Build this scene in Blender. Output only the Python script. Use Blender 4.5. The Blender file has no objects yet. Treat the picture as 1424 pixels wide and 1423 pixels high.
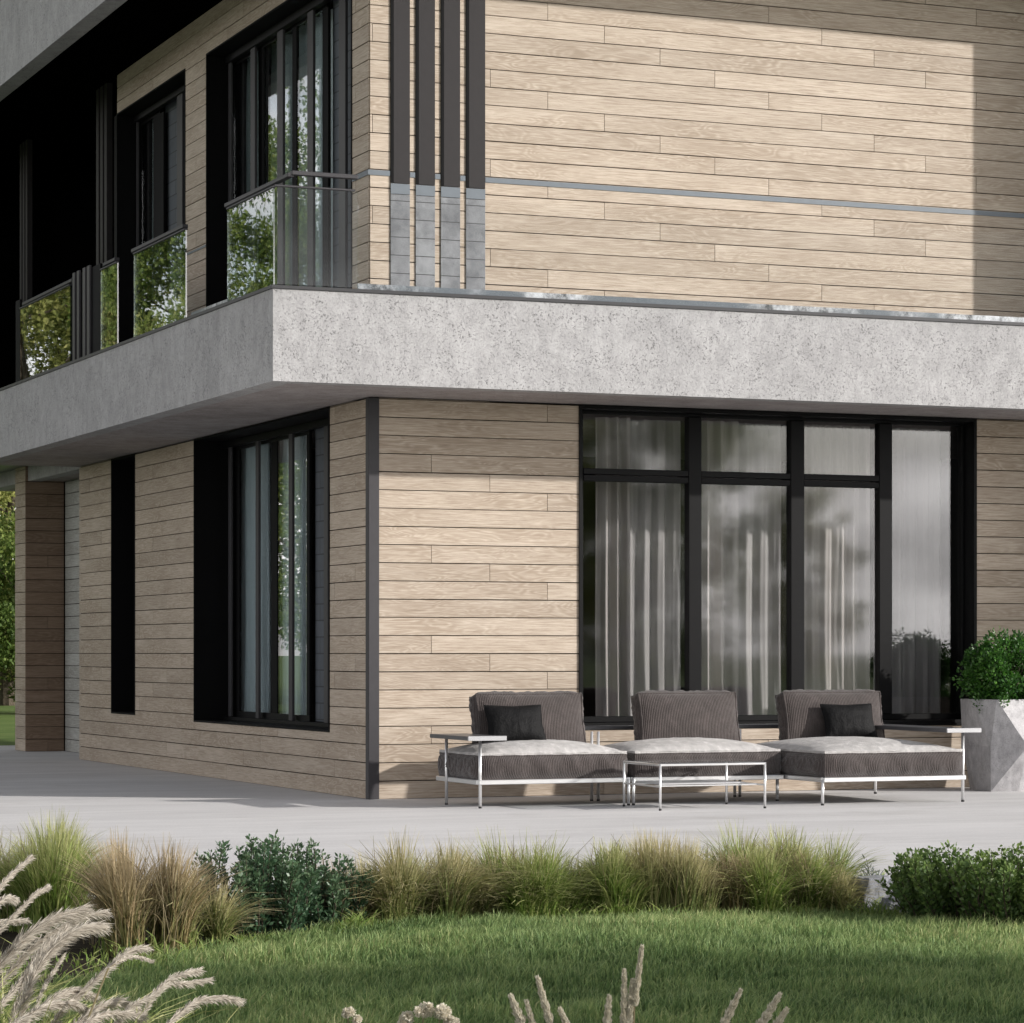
import bpy, math, random
import numpy as np
from math import radians, sin, cos, pi

rng = np.random.default_rng(7)
random.seed(7)
scene = bpy.context.scene
COL = scene.collection

# ------------------------------------------------------------------ camera, sky, sun, exposure
YAW = radians(22.48)
CAM = (-7.557, -21.146, 1.13)
cam_d = bpy.data.cameras.new("camera")
cam = bpy.data.objects.new("camera", cam_d)
COL.objects.link(cam)
cam.location = CAM
cam.rotation_euler = (radians(90), 0, -YAW)
cam_d.sensor_width = 36
cam_d.lens = 4050 / 1424 * 36
cam_d.shift_y = (908 - 711.5) / 1424
cam_d.clip_start = 0.1
cam_d.clip_end = 3000
scene.camera = cam

SUN_EL = radians(18.7)
SX, SY = 0.835, -0.551            # horizontal direction towards the sun
world = bpy.data.worlds.new("World")
scene.world = world
world.use_nodes = True
wn, wl = world.node_tree.nodes, world.node_tree.links
wn.clear()
w_out = wn.new("ShaderNodeOutputWorld")
w_bg = wn.new("ShaderNodeBackground")
w_bg.inputs[1].default_value = 0.15
sky = wn.new("ShaderNodeTexSky")
sky.sky_type = 'NISHITA'
sky.sun_disc = False
sky.sun_elevation = SUN_EL
sky.sun_rotation = math.atan2(SX, SY)
sky.air_density = 1.0
sky.dust_density = 0.6
w_tc = wn.new("ShaderNodeTexCoord")
w_map = wn.new("ShaderNodeMapping")
w_map.inputs['Scale'].default_value = (1.6, 1.6, 5.5)
w_no = wn.new("ShaderNodeTexNoise")
w_no.inputs['Scale'].default_value = 1.9
w_no.inputs['Detail'].default_value = 7
w_no.inputs['Roughness'].default_value = 0.58
w_rmp = wn.new("ShaderNodeValToRGB")
w_rmp.color_ramp.elements[0].position = 0.30
w_rmp.color_ramp.elements[1].position = 0.52
w_bw = wn.new("ShaderNodeRGBToBW")
w_mul = wn.new("ShaderNodeVectorMath"); w_mul.operation = 'SCALE'
w_mul.inputs['Scale'].default_value = 1.55
w_cmb = wn.new("ShaderNodeCombineXYZ")
w_mix = wn.new("ShaderNodeMixRGB")
wl.new(w_tc.outputs['Generated'], w_map.inputs[0])
wl.new(w_map.outputs[0], w_no.inputs['Vector'])
wl.new(w_no.outputs['Fac'], w_rmp.inputs[0])
wl.new(sky.outputs[0], w_bw.inputs[0])
for k, g_ in enumerate((1.04, 1.0, 0.99)):      # cloud white
    q_ = wn.new("ShaderNodeMath"); q_.operation = 'MULTIPLY'; q_.inputs[1].default_value = g_
    wl.new(w_bw.outputs[0], q_.inputs[0]); wl.new(q_.outputs[0], w_cmb.inputs[k])
wl.new(w_cmb.outputs[0], w_mul.inputs[0])
wl.new(w_rmp.outputs[0], w_mix.inputs[0])
wl.new(sky.outputs[0], w_mix.inputs[1])
wl.new(w_mul.outputs[0], w_mix.inputs[2])
w_n2 = wn.new("ShaderNodeTexNoise"); w_n2.inputs['Scale'].default_value = 3.2; w_n2.inputs['Detail'].default_value = 6; w_n2.inputs['Roughness'].default_value = 0.6
wl.new(w_map.outputs[0], w_n2.inputs['Vector'])
w_r2 = wn.new("ShaderNodeMapRange"); w_r2.inputs[1].default_value = 0.38; w_r2.inputs[2].default_value = 0.64; w_r2.inputs[3].default_value = 0.75; w_r2.inputs[4].default_value = 2.3
wl.new(w_n2.outputs['Fac'], w_r2.inputs[0]); wl.new(w_r2.outputs[0], w_mul.inputs['Scale'])
wl.new(w_mix.outputs[0], w_bg.inputs[0])
wl.new(w_bg.outputs[0], w_out.inputs[0])

from mathutils import Vector, Matrix
sun_d = bpy.data.lights.new("sun", 'SUN')
sun_d.energy = 4.2
sun_d.angle = radians(0.9)
sun_d.color = (1.0, 0.955, 0.90)
sun = bpy.data.objects.new("sun", sun_d)
COL.objects.link(sun)
sun_dir = Vector((SX * cos(SUN_EL), SY * cos(SUN_EL), sin(SUN_EL)))
sun.rotation_euler = sun_dir.to_track_quat('Z', 'Y').to_euler()
sun.location = (20, -15, 15)

scene.view_settings.view_transform = 'Standard'
scene.view_settings.look = 'None'
scene.view_settings.exposure = 0.36
scene.view_settings.gamma = 1.0
try:
    scene.cycles.max_bounces = 8
    scene.cycles.transparent_max_bounces = 24
    scene.cycles.glossy_bounces = 4
    scene.cycles.diffuse_bounces = 4
    scene.cycles.use_denoising = True
    scene.cycles.sample_clamp_indirect = 6
except Exception:
    pass

# ------------------------------------------------------------------ measuring helpers
CA, SA, FPX = cos(YAW), sin(YAW), 4050.0
def rdir(px):
    k = (px - 712) / FPX
    return (CA * k + SA, -SA * k + CA)
def ground(px, py, z=0.0):
    Z = FPX * (CAM[2] - z) / (py - 908); d = rdir(px)
    return (CAM[0] + Z * d[0], CAM[1] + Z * d[1])
def at(px, py, Z):
    d = rdir(px)
    return (CAM[0] + Z * d[0], CAM[1] + Z * d[1], CAM[2] + (908 - py) / FPX * Z)
def on_x(px, x):
    d = rdir(px); return CAM[1] + (x - CAM[0]) / d[0] * d[1]
def on_y(px, y):
    d = rdir(px); return CAM[0] + (y - CAM[1]) / d[1] * d[0]

# ------------------------------------------------------------------ mesh builder
class MB:
    def __init__(s):
        s.v = []; s.f = []; s.uv = []; s.rnd = []; s.t = []; s.n = 0; s.mi = []
    def add(s, v, f, uv=None, rnd=0.5, t=None, mi=0):
        v = np.asarray(v, float).reshape(-1, 3); k = len(v)
        s.v.append(v)
        for q in f:
            s.f.append(tuple(i + s.n for i in q)); s.mi.append(mi)
        s.uv.append(np.zeros((k, 2)) if uv is None else np.asarray(uv, float))
        s.rnd.append(np.full(k, rnd) if np.isscalar(rnd) else np.asarray(rnd, float))
        s.t.append(np.zeros(k) if t is None else np.asarray(t, float))
        s.n += k
    def box(s, a, b, rnd=0.5, mi=0, uv=None):
        x0, y0, z0 = a; x1, y1, z1 = b
        v = [(x0, y0, z0), (x1, y0, z0), (x1, y1, z0), (x0, y1, z0), (x0, y0, z1), (x1, y0, z1), (x1, y1, z1), (x0, y1, z1)]
        f = [(0, 3, 2, 1), (4, 5, 6, 7), (0, 1, 5, 4), (1, 2, 6, 5), (2, 3, 7, 6), (3, 0, 4, 7)]
        s.add(v, f, uv, rnd, mi=mi)
    def bbox(s, a, b, c=0.004, rnd=0.5):
        """box with chamfered edges"""
        lo = np.minimum(a, b); hi = np.maximum(a, b)
        c = min(c, 0.45 * float(np.min(hi - lo)))
        import itertools
        v = []; idx = {}
        for sx, sy, sz in itertools.product((0, 1), repeat=3):
            for ax in range(3):
                p = np.array([hi[0] if sx else lo[0], hi[1] if sy else lo[1], hi[2] if sz else lo[2]], float)
                sg = (sx, sy, sz)
                for k in range(3):
                    if k != ax: p[k] += -c if sg[k] else c
                idx[(sx, sy, sz, ax)] = len(v); v.append(p)
        f = []
        for ax in range(3):
            o = [k for k in range(3) if k != ax]
            for sd in (0, 1):
                cyc = [(0, 0), (1, 0), (1, 1), (0, 1)]
                q = []
                for (p0, p1) in cyc:
                    sg = [0, 0, 0]; sg[ax] = sd; sg[o[0]] = p0; sg[o[1]] = p1
                    q.append(idx[(sg[0], sg[1], sg[2], ax)])
                f.append(tuple(q))
            for p0 in (0, 1):
                for p1 in (0, 1):
                    q = []
                    for e, w in ((0, o[0]), (0, o[1]), (1, o[1]), (1, o[0])):
                        sg = [0, 0, 0]; sg[ax] = e; sg[o[0]] = p0; sg[o[1]] = p1
                        q.append(idx[(sg[0], sg[1], sg[2], w)])
                    f.append(tuple(q))
        for sg in itertools.product((0, 1), repeat=3):
            f.append(tuple(idx[(*sg, k)] for k in range(3)))
        s.add(v, f, None, rnd)
    def tube(s, pts, rad, n=8, rnd=0.5, caps=True):
        pts = np.asarray(pts, float); m = len(pts)
        rad = np.full(m, rad) if np.isscalar(rad) else np.asarray(rad, float)
        vs = []; prev = None
        for i in range(m):
            d = pts[min(i + 1, m - 1)] - pts[max(i - 1, 0)]
            d = d / (np.linalg.norm(d) + 1e-9)
            if prev is None:
                a = np.array([0, 0, 1.0]) if abs(d[2]) < 0.9 else np.array([1.0, 0, 0])
            else: a = prev
            e1 = a - d * np.dot(a, d); e1 /= np.linalg.norm(e1) + 1e-9
            e2 = np.cross(d, e1); prev = e1
            for k in range(n):
                an = 2 * pi * k / n
                vs.append(pts[i] + rad[i] * (cos(an) * e1 + sin(an) * e2))
        f = [(i * n + k, i * n + (k + 1) % n, (i + 1) * n + (k + 1) % n, (i + 1) * n + k) for i in range(m - 1) for k in range(n)]
        if caps:
            f.append(tuple(range(n))[::-1]); f.append(tuple((m - 1) * n + k for k in range(n)))
        s.add(vs, f, None, rnd, t=np.repeat(np.linspace(0, 1, m), n))
    def quads(s, V, rnd, t):
        """V: (N,4,3) array of quads, appended fast"""
        s.big = getattr(s, 'big', []); s.big.append((V, rnd, t))
    def build(s, name, mat, parent=None, smooth=False, label=None):
        me = bpy.data.meshes.new(name)
        big = getattr(s, 'big', [])
        V = np.concatenate(s.v) if s.v else np.zeros((0, 3))
        R = np.concatenate(s.rnd) if s.rnd else np.zeros(0)
        T = np.concatenate(s.t) if s.t else np.zeros(0)
        U = np.concatenate(s.uv) if s.uv else np.zeros((0, 2))
        loops = np.array([i for q in s.f for i in q], dtype=np.int32)
        ls = np.array([len(q) for q in s.f], dtype=np.int32)
        for (Q, r, t) in big:
            k = Q.shape[0]; w = Q.shape[1]
            base = len(V)
            V = np.concatenate([V, Q.reshape(-1, 3)])
            R = np.concatenate([R, np.asarray(r).reshape(-1) if np.size(r) == k * w else np.repeat(r, w)])
            T = np.concatenate([T, np.asarray(t).reshape(-1) if np.size(t) == k * w else np.repeat(t, w)])
            U = np.concatenate([U, np.zeros((k * w, 2))])
            loops = np.concatenate([loops, np.arange(base, base + k * w, dtype=np.int32)])
            ls = np.concatenate([ls, np.full(k, w, dtype=np.int32)])
        me.vertices.add(len(V)); me.vertices.foreach_set("co", V.astype(np.float32).ravel())
        me.loops.add(len(loops)); me.loops.foreach_set("vertex_index", loops)
        me.polygons.add(len(ls))
        st = np.concatenate([[0], np.cumsum(ls)[:-1]]).astype(np.int32)
        me.polygons.foreach_set("loop_start", st); me.polygons.foreach_set("loop_total", ls)
        me.polygons.foreach_set("use_smooth", np.full(len(ls), bool(smooth)))
        me.update(calc_edges=True)
        uvl = me.uv_layers.new(name="UVMap")
        uvl.data.foreach_set("uv", U[loops].astype(np.float32).ravel())
        a = me.attributes.new("rnd", 'FLOAT', 'POINT'); a.data.foreach_set("value", R.astype(np.float32))
        a = me.attributes.new("tt", 'FLOAT', 'POINT'); a.data.foreach_set("value", T.astype(np.float32))
        mats = mat if isinstance(mat, (list, tuple)) else [mat]
        for m_ in mats: me.materials.append(m_)
        if any(s.mi):
            mi = np.zeros(len(ls), dtype=np.int32); mi[:len(s.mi)] = s.mi
            me.polygons.foreach_set("material_index", mi)
        me.validate()
        o = bpy.data.objects.new(name, me); COL.objects.link(o)
        if parent is not None: o.parent = parent
        if label: o['label'] = label
        return o

def empty(name, loc=(0, 0, 0), rz=0.0):
    o = bpy.data.objects.new(name, None); COL.objects.link(o)
    o.location = loc; o.rotation_euler = (0, 0, rz); o.empty_display_size = 0.1
    return o
def tag(o, label, cat, group=None, kind=None):
    o['label'] = label; o['category'] = cat
    if group: o['group'] = group
    if kind: o['kind'] = kind
    return o
def struct(o):
    o['kind'] = 'structure'; return o
def dup(root, loc=None, rz=None, scale=None):
    r = root.copy(); COL.objects.link(r)
    if loc is not None: r.location = loc
    if rz is not None: r.rotation_euler = (0, 0, rz)
    if scale is not None: r.scale = scale
    for ch in list(root.children):
        c = ch.copy(); COL.objects.link(c); c.parent = r
        for g in ch.children:
            d = g.copy(); COL.objects.link(d); d.parent = c
    return r

# ------------------------------------------------------------------ materials
class NT:
    def __init__(s, name):
        s.m = bpy.data.materials.new(name); s.m.use_nodes = True
        s.t = s.m.node_tree; s.n = s.t.nodes; s.l = s.t.links
        s.n.clear(); s.out = s.n.new("ShaderNodeOutputMaterial")
    def node(s, typ, **kw):
        x = s.n.new(typ)
        for k, v in kw.items():
            if k.startswith('i_'):
                x.inputs[k[2:].replace('_', ' ')].default_value = v
            else: setattr(x, k, v)
        return x
    def link(s, a, b): s.l.new(a, b)
    def attr(s, name): return s.node("ShaderNodeAttribute", attribute_name=name).outputs['Fac']
    def noise(s, vec, scale, detail=4, rough=0.5, dist=0.0):
        x = s.node("ShaderNodeTexNoise")
        x.inputs['Scale'].default_value = scale; x.inputs['Detail'].default_value = detail
        x.inputs['Roughness'].default_value = rough; x.inputs['Distortion'].default_value = dist
        if vec is not None: s.link(vec, x.inputs['Vector'])
        return x.outputs['Fac']
    def mapping(s, vec, scale=(1, 1, 1), loc=(0, 0, 0)):
        x = s.node("ShaderNodeMapping"); x.inputs['Scale'].default_value = scale; x.inputs['Location'].default_value = loc
        s.link(vec, x.inputs[0]); return x.outputs[0]
    def ramp(s, fac, stops, interp='LINEAR'):
        x = s.node("ShaderNodeValToRGB"); r = x.color_ramp; r.interpolation = interp
        while len(r.elements) < len(stops): r.elements.new(0.5)
        for e, (p, c) in zip(r.elements, stops):
            e.position = p; e.color = (c, c, c, 1) if np.isscalar(c) else (*c, 1)
        s.link(fac, x.inputs[0]); return x.outputs[0]
    def math(s, op, a, b=None, c=None):
        x = s.node("ShaderNodeMath", operation=op)
        for i, q in enumerate((a, b, c)):
            if q is None: continue
            if hasattr(q, 'links'): s.link(q, x.inputs[i])
            else: x.inputs[i].default_value = q
        return x.outputs[0]
    def mix(s, fac, a, b, mode='MIX'):
        x = s.node("ShaderNodeMixRGB", blend_type=mode)
        for i, q in enumerate((fac, a, b)):
            if hasattr(q, 'links'): s.link(q, x.inputs[i])
            elif np.isscalar(q): x.inputs[i].default_value = q
            else: x.inputs[i].default_value = (*q, 1)
        return x.outputs[0]
    def bump(s, h, strength=0.3, dist=0.01):
        x = s.node("ShaderNodeBump"); x.inputs['Strength'].default_value = strength; x.inputs['Distance'].default_value = dist
        s.link(h, x.inputs['Height']); return x.outputs[0]
    def pbr(s, col, rough=0.6, metal=0.0, normal=None, spec=None, sheen=None):
        p = s.node("ShaderNodeBsdfPrincipled")
        if hasattr(col, 'links'): s.link(col, p.inputs['Base Color'])
        else: p.inputs['Base Color'].default_value = (*col, 1)
        if hasattr(rough, 'links'): s.link(rough, p.inputs['Roughness'])
        else: p.inputs['Roughness'].default_value = rough
        p.inputs['Metallic'].default_value = metal
        if spec is not None: p.inputs['Specular IOR Level'].default_value = spec
        if sheen is not None: p.inputs['Sheen Weight'].default_value = sheen
        if normal is not None: s.link(normal, p.inputs['Normal'])
        return p
    def done(s, sh):
        s.link(sh.outputs[0], s.out.inputs[0]); return s.m
    def obj(s): return s.node("ShaderNodeTexCoord").outputs['Object']

def m_wood(name, tint=(1, 1, 1), grey=0.0):
    n = NT(name); uv = n.node("ShaderNodeTexCoord").outputs['UV']
    r = n.attr("rnd")
    # cathedral grain: distorted bands stretched along the board
    a = n.noise(n.mapping(uv, (0.9, 5.0, 1)), 1.0, 3, 0.55, 0.4)
    lin = n.node("ShaderNodeSeparateXYZ"); n.link(uv, lin.inputs[0])
    v = n.math('MULTIPLY_ADD', lin.outputs[1], 9.0, n.math('MULTIPLY', a, 13.0))
    bands = n.math('ABSOLUTE', n.math('SINE', n.math('MULTIPLY', v, 5.2)))
    bands = n.math('POWER', bands, 1.6)
    fine = n.noise(n.mapping(uv, (4.0, 95.0, 1)), 1.0, 5, 0.75)
    blot = n.noise(n.mapping(uv, (1.1, 6.0, 1), (3, 7, 0)), 1.0, 3, 0.5)
    msk = n.ramp(n.noise(n.mapping(uv, (0.8, 3.0, 1), (9, 2, 0)), 1.0, 2, 0.5), [(0.38, 0.0), (0.62, 1.0)])
    base = n.ramp(fine, [(0.30, (0.235, 0.168, 0.112)), (0.46, (0.40, 0.315, 0.232)), (0.62, (0.505, 0.415, 0.32)), (0.78, (0.62, 0.53, 0.43))])
    dark = n.mix(n.math('MULTIPLY', n.math('MULTIPLY', bands, msk), 0.62), base, (0.27, 0.195, 0.125))
    dark = n.mix(n.ramp(blot, [(0.50, 0.0), (0.78, 0.38)]), dark, (0.27, 0.195, 0.13))
    dark = n.mix(n.ramp(blot, [(0.22, 0.35), (0.42, 0.0)]), dark, (0.62, 0.53, 0.43))
    knot = n.node("ShaderNodeTexVoronoi"); knot.inputs['Scale'].default_value = 1.0
    n.link(n.mapping(uv, (1.3, 8.0, 1)), knot.inputs['Vector'])
    kf = n.ramp(knot.outputs['Distance'], [(0.0, 0.55), (0.10, 0.0)])
    dark = n.mix(kf, dark, (0.22, 0.15, 0.10))
    val = n.math('MULTIPLY_ADD', r, 0.15, 0.93)
    hs = n.node("ShaderNodeHueSaturation"); hs.inputs['Saturation'].default_value = 0.82 - grey
    n.link(dark, hs.inputs['Color']); n.link(val, hs.inputs['Value'])
    c = n.mix(1.0, hs.outputs[0], tint, 'MULTIPLY')
    nb = n.bump(n.math('ADD', fine, n.math('MULTIPLY', bands, 0.3)), 0.25, 0.003)
    return n.done(n.pbr(c, 0.62, normal=nb, spec=0.3))

def m_concrete(name, lo, hi, pits=0.5, scale=1.0, streak=True):
    n = NT(name); o = n.obj()
    big = n.noise(o, 1.3 * scale, 5, 0.6)
    med = n.noise(n.mapping(o, (1, 1, 0.6)), 9 * scale, 6, 0.7)
    fin = n.noise(o, 75 * scale, 4, 0.7)
    c = n.ramp(n.math('ADD', n.math('MULTIPLY', big, 0.4), n.math('MULTIPLY', med, 0.6)), [(0.38, lo), (0.62, hi)])
    pit = n.ramp(n.noise(o, 62 * scale, 3, 0.75), [(0.545, 0.0), (0.64, pits)])
    clus = n.ramp(n.noise(n.mapping(o, (1, 1, 1), (5, 3, 8)), 5 * scale, 4, 0.6), [(0.42, 0.12), (0.58, 1.0)])
    c = n.mix(n.math('MULTIPLY', pit, clus), c, tuple(x * 0.38 for x in lo))
    if streak:
        st = n.noise(n.mapping(o, (14, 14, 0.7)), 1.0, 4, 0.7)
        c = n.mix(n.ramp(st, [(0.52, 0.0), (0.75, 0.30)]), c, tuple(x * 0.72 for x in lo))
    c = n.mix(0.22, c, n.ramp(fin, [(0.3, tuple(x * 0.55 for x in lo)), (0.7, tuple(min(1, x * 1.15) for x in hi))]))
    nb = n.bump(n.math('SUBTRACT', fin, n.math('MULTIPLY', pit, 1.5)), 0.5, 0.006)
    return n.done(n.pbr(c, 0.85, normal=nb, spec=0.25))

def m_plain(name, col, rough=0.5, metal=0.0, spec=0.5, var=0.12, sc=14.0, bump=0.05):
    n = NT(name); o = n.obj()
    nn = n.noise(o, sc, 4, 0.6)
    c = n.mix(nn, tuple(x * (1 - var) for x in col), tuple(min(1, x * (1 + var)) for x in col))
    return n.done(n.pbr(c, rough, metal, n.bump(nn, bump, 0.01), spec))

def m_fabric(name, col, sc=420.0, rough=0.95, sheen=0.3, var=0.35, rib=0.0):
    n = NT(name); o = n.obj()
    w = n.noise(n.mapping(o, (1, 1, 0.25)), sc * 0.5, 2, 0.6)
    b = n.noise(o, 6, 3, 0.5)
    c = n.mix(n.ramp(w, [(0.3, 0.0), (0.7, 1.0)]), tuple(x * (1 - var) for x in col), tuple(min(1, x * (1 + var)) for x in col))
    c = n.mix(n.ramp(b, [(0.35, 0.25), (0.65, 0.0)]), c, tuple(x * 0.6 for x in col))
    fold = n.noise(n.mapping(o, (13, 13, 1.2)), 1.0, 3, 0.55)
    c = n.mix(n.ramp(fold, [(0.36, 0.38), (0.5, 0.0)]), c, tuple(x * 0.62 for x in col))
    c = n.mix(n.ramp(fold, [(0.55, 0.0), (0.68, 0.35)]), c, tuple(x * 1.7 for x in col))
    if rib:
        sx = n.node("ShaderNodeSeparateXYZ"); n.link(o, sx.inputs[0])
        rr = n.math('SINE', n.math('MULTIPLY', n.math('MULTIPLY_ADD', fold, 0.006, sx.outputs[0]), rib))
        c = n.mix(n.math('MULTIPLY_ADD', rr, 0.11, 0.11), c, tuple(x * 0.55 for x in col))
        w = n.math('MULTIPLY_ADD', rr, 0.5, w)
    return n.done(n.pbr(c, rough, 0, n.bump(n.math('MULTIPLY_ADD', fold, 3.0, w), 0.5, 0.008), 0.2, sheen))

def m_glass(name, tint=(0.86, 0.90, 0.90), ior=1.55, gloss=1.0, rough=0.0):
    n = NT(name)
    tr = n.node("ShaderNodeBsdfTransparent"); tr.inputs[0].default_value = (*tint, 1)
    gl = n.node("ShaderNodeBsdfGlossy"); gl.inputs['Roughness'].default_value = rough
    gl.inputs['Color'].default_value = (gloss, gloss, gloss, 1)
    wob = n.bump(n.noise(n.obj(), 0.9, 2, 0.4), 0.05, 0.01)
    n.link(wob, gl.inputs['Normal'])
    # Schlick reflectance of one face, the same from both sides of the pane
    geo = n.node("ShaderNodeNewGeometry")
    dt = n.node("ShaderNodeVectorMath", operation='DOT_PRODUCT'); n.link(geo.outputs['Normal'], dt.inputs[0]); n.link(geo.outputs['Incoming'], dt.inputs[1])
    f0 = ((ior - 1) / (ior + 1)) ** 2
    p5 = n.math('POWER', n.math('SUBTRACT', 1.0, n.math('ABSOLUTE', dt.outputs['Value'])), 5.0)
    fac = n.math('MULTIPLY_ADD', p5, 1 - f0, f0)
    mx = n.node("ShaderNodeMixShader")
    n.link(fac, mx.inputs[0]); n.link(tr.outputs[0], mx.inputs[1]); n.link(gl.outputs[0], mx.inputs[2])
    return n.done(mx)

def m_curtain(name, col, transl=0.35, sheer=0.0):
    n = NT(name); o = n.obj()
    w = n.noise(n.mapping(o, (30, 30, 2)), 1.0, 3, 0.6)
    c = n.mix(w, tuple(x * 0.85 for x in col), tuple(min(1, x * 1.1) for x in col))
    d = n.node("ShaderNodeBsdfDiffuse"); n.link(c, d.inputs[0])
    t = n.node("ShaderNodeBsdfTranslucent"); n.link(c, t.inputs[0])
    m1 = n.node("ShaderNodeMixShader"); m1.inputs[0].default_value = transl
    n.link(d.outputs[0], m1.inputs[1]); n.link(t.outputs[0], m1.inputs[2])
    if sheer <= 0: return n.done(m1)
    tr = n.node("ShaderNodeBsdfTransparent")
    m2 = n.node("ShaderNodeMixShader"); m2.inputs[0].default_value = sheer
    n.link(m1.outputs[0], m2.inputs[1]); n.link(tr.outputs[0], m2.inputs[2])
    return n.done(m2)

def m_leaf(name, cols, tipcol=None, transl=0.3, spec=0.25, rough=0.55, tip0=0.55):
    """cols: ramp over the per-leaf random value; tipcol blended towards blade tips"""
    n = NT(name); r = n.attr("rnd")
    k = len(cols)
    c = n.ramp(r, [(i / (k - 1), cc) for i, cc in enumerate(cols)])
    if tipcol is not None:
        c = n.mix(n.ramp(n.attr("tt"), [(tip0, 0.0), (1.0, 0.85)]), c, tipcol)
    p = n.pbr(c, rough, spec=spec)
    t = n.node("ShaderNodeBsdfTranslucent"); n.link(c, t.inputs[0])
    mx = n.node("ShaderNodeMixShader"); mx.inputs[0].default_value = transl
    n.link(p.outputs[0], mx.inputs[1]); n.link(t.outputs[0], mx.inputs[2])
    return n.done(mx)

def m_brick_dark():
    n = NT("dark_brick"); uv = n.node("ShaderNodeTexCoord").outputs['UV']
    b = n.node("ShaderNodeTexBrick"); n.link(uv, b.inputs['Vector'])
    b.inputs['Color1'].default_value = (0.060, 0.070, 0.085, 1); b.inputs['Color2'].default_value = (0.085, 0.095, 0.11, 1)
    b.inputs['Mortar'].default_value = (0.006, 0.007, 0.008, 1)
    b.inputs['Scale'].default_value = 1.0; b.inputs['Brick Width'].default_value = 0.5; b.inputs['Row Height'].default_value = 0.1405
    b.inputs['Mortar Size'].default_value = 0.006
    nz = n.noise(n.obj(), 12, 4, 0.6)
    c = n.mix(0.35, b.outputs['Color'], n.mix(nz, (0.03, 0.035, 0.045), (0.13, 0.145, 0.165)))
    return n.done(n.pbr(c, 0.8, normal=n.bump(b.outputs['Fac'], -0.5, 0.01)))

def m_foot_reflection():
    n = NT("grey_reflection"); o = n.obj()  # grey rows imitate the reflection in the glass before the fins
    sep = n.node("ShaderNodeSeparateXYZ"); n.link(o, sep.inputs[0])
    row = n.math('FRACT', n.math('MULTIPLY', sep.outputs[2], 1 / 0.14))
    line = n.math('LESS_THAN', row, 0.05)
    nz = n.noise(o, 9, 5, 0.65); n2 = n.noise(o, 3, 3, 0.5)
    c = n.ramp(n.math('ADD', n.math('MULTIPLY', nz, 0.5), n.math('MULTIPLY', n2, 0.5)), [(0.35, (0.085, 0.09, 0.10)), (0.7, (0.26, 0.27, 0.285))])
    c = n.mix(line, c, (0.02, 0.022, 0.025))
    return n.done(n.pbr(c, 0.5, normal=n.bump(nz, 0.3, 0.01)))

def m_reflection_strip():
    n = NT("mottled_reflection"); o = n.obj()  # mottling imitates reflections low in the balustrade glass
    nz = n.noise(n.mapping(o, (1, 1, 1)), 11, 6, 0.75)
    msk = n.noise(o, 1.6, 2, 0.5)
    c = n.mix(n.ramp(msk, [(0.45, 0.0), (0.6, 1.0)]), (0.10, 0.12, 0.14), n.ramp(nz, [(0.38, (0.05, 0.055, 0.06)), (0.62, (0.55, 0.57, 0.60))]))
    return n.done(n.pbr(c, 0.35, normal=n.bump(nz, 0.3, 0.01)))

def m_paving():
    n = NT("terrace_concrete"); o = n.obj()
    a = n.noise(n.mapping(o, (0.35, 1.6, 1)), 1.0, 5, 0.6)
    b = n.noise(n.mapping(o, (3, 22, 1)), 1.0, 6, 0.75)
    f = n.noise(o, 60, 4, 0.7)
    c = n.ramp(n.math('ADD', n.math('MULTIPLY', a, 0.5), n.math('MULTIPLY', b, 0.5)), [(0.36, (0.49, 0.48, 0.48)), (0.62, (0.67, 0.66, 0.66))])
    c = n.mix(n.ramp(b, [(0.55, 0.0), (0.72, 0.45)]), c, (0.32, 0.31, 0.31))
    c = n.mix(0.2, c, n.ramp(f, [(0.3, 0.25), (0.7, 0.8)]))
    spot = n.noise(o, 0.8, 6, 0.7)
    c = n.mix(n.ramp(spot, [(0.54, 0.0), (0.70, 0.40)]), c, (0.36, 0.345, 0.325))
    c = n.mix(n.ramp(n.noise(n.mapping(o, (0.5, 5, 1), (4, 4, 0)), 1.0, 5, 0.7), [(0.5, 0.0), (0.7, 0.35)]), c, (0.74, 0.73, 0.72))
    return n.done(n.pbr(c, 0.8, normal=n.bump(n.math('ADD', b, f), 0.45, 0.006), spec=0.3))

def m_soil(name, a, b, sc=8):
    n = NT(name); o = n.obj()
    z = n.noise(o, sc, 6, 0.7)
    return n.done(n.pbr(n.ramp(z, [(0.3, a), (0.7, b)]), 0.95, normal=n.bump(z, 0.8, 0.03), spec=0.1))

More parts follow.
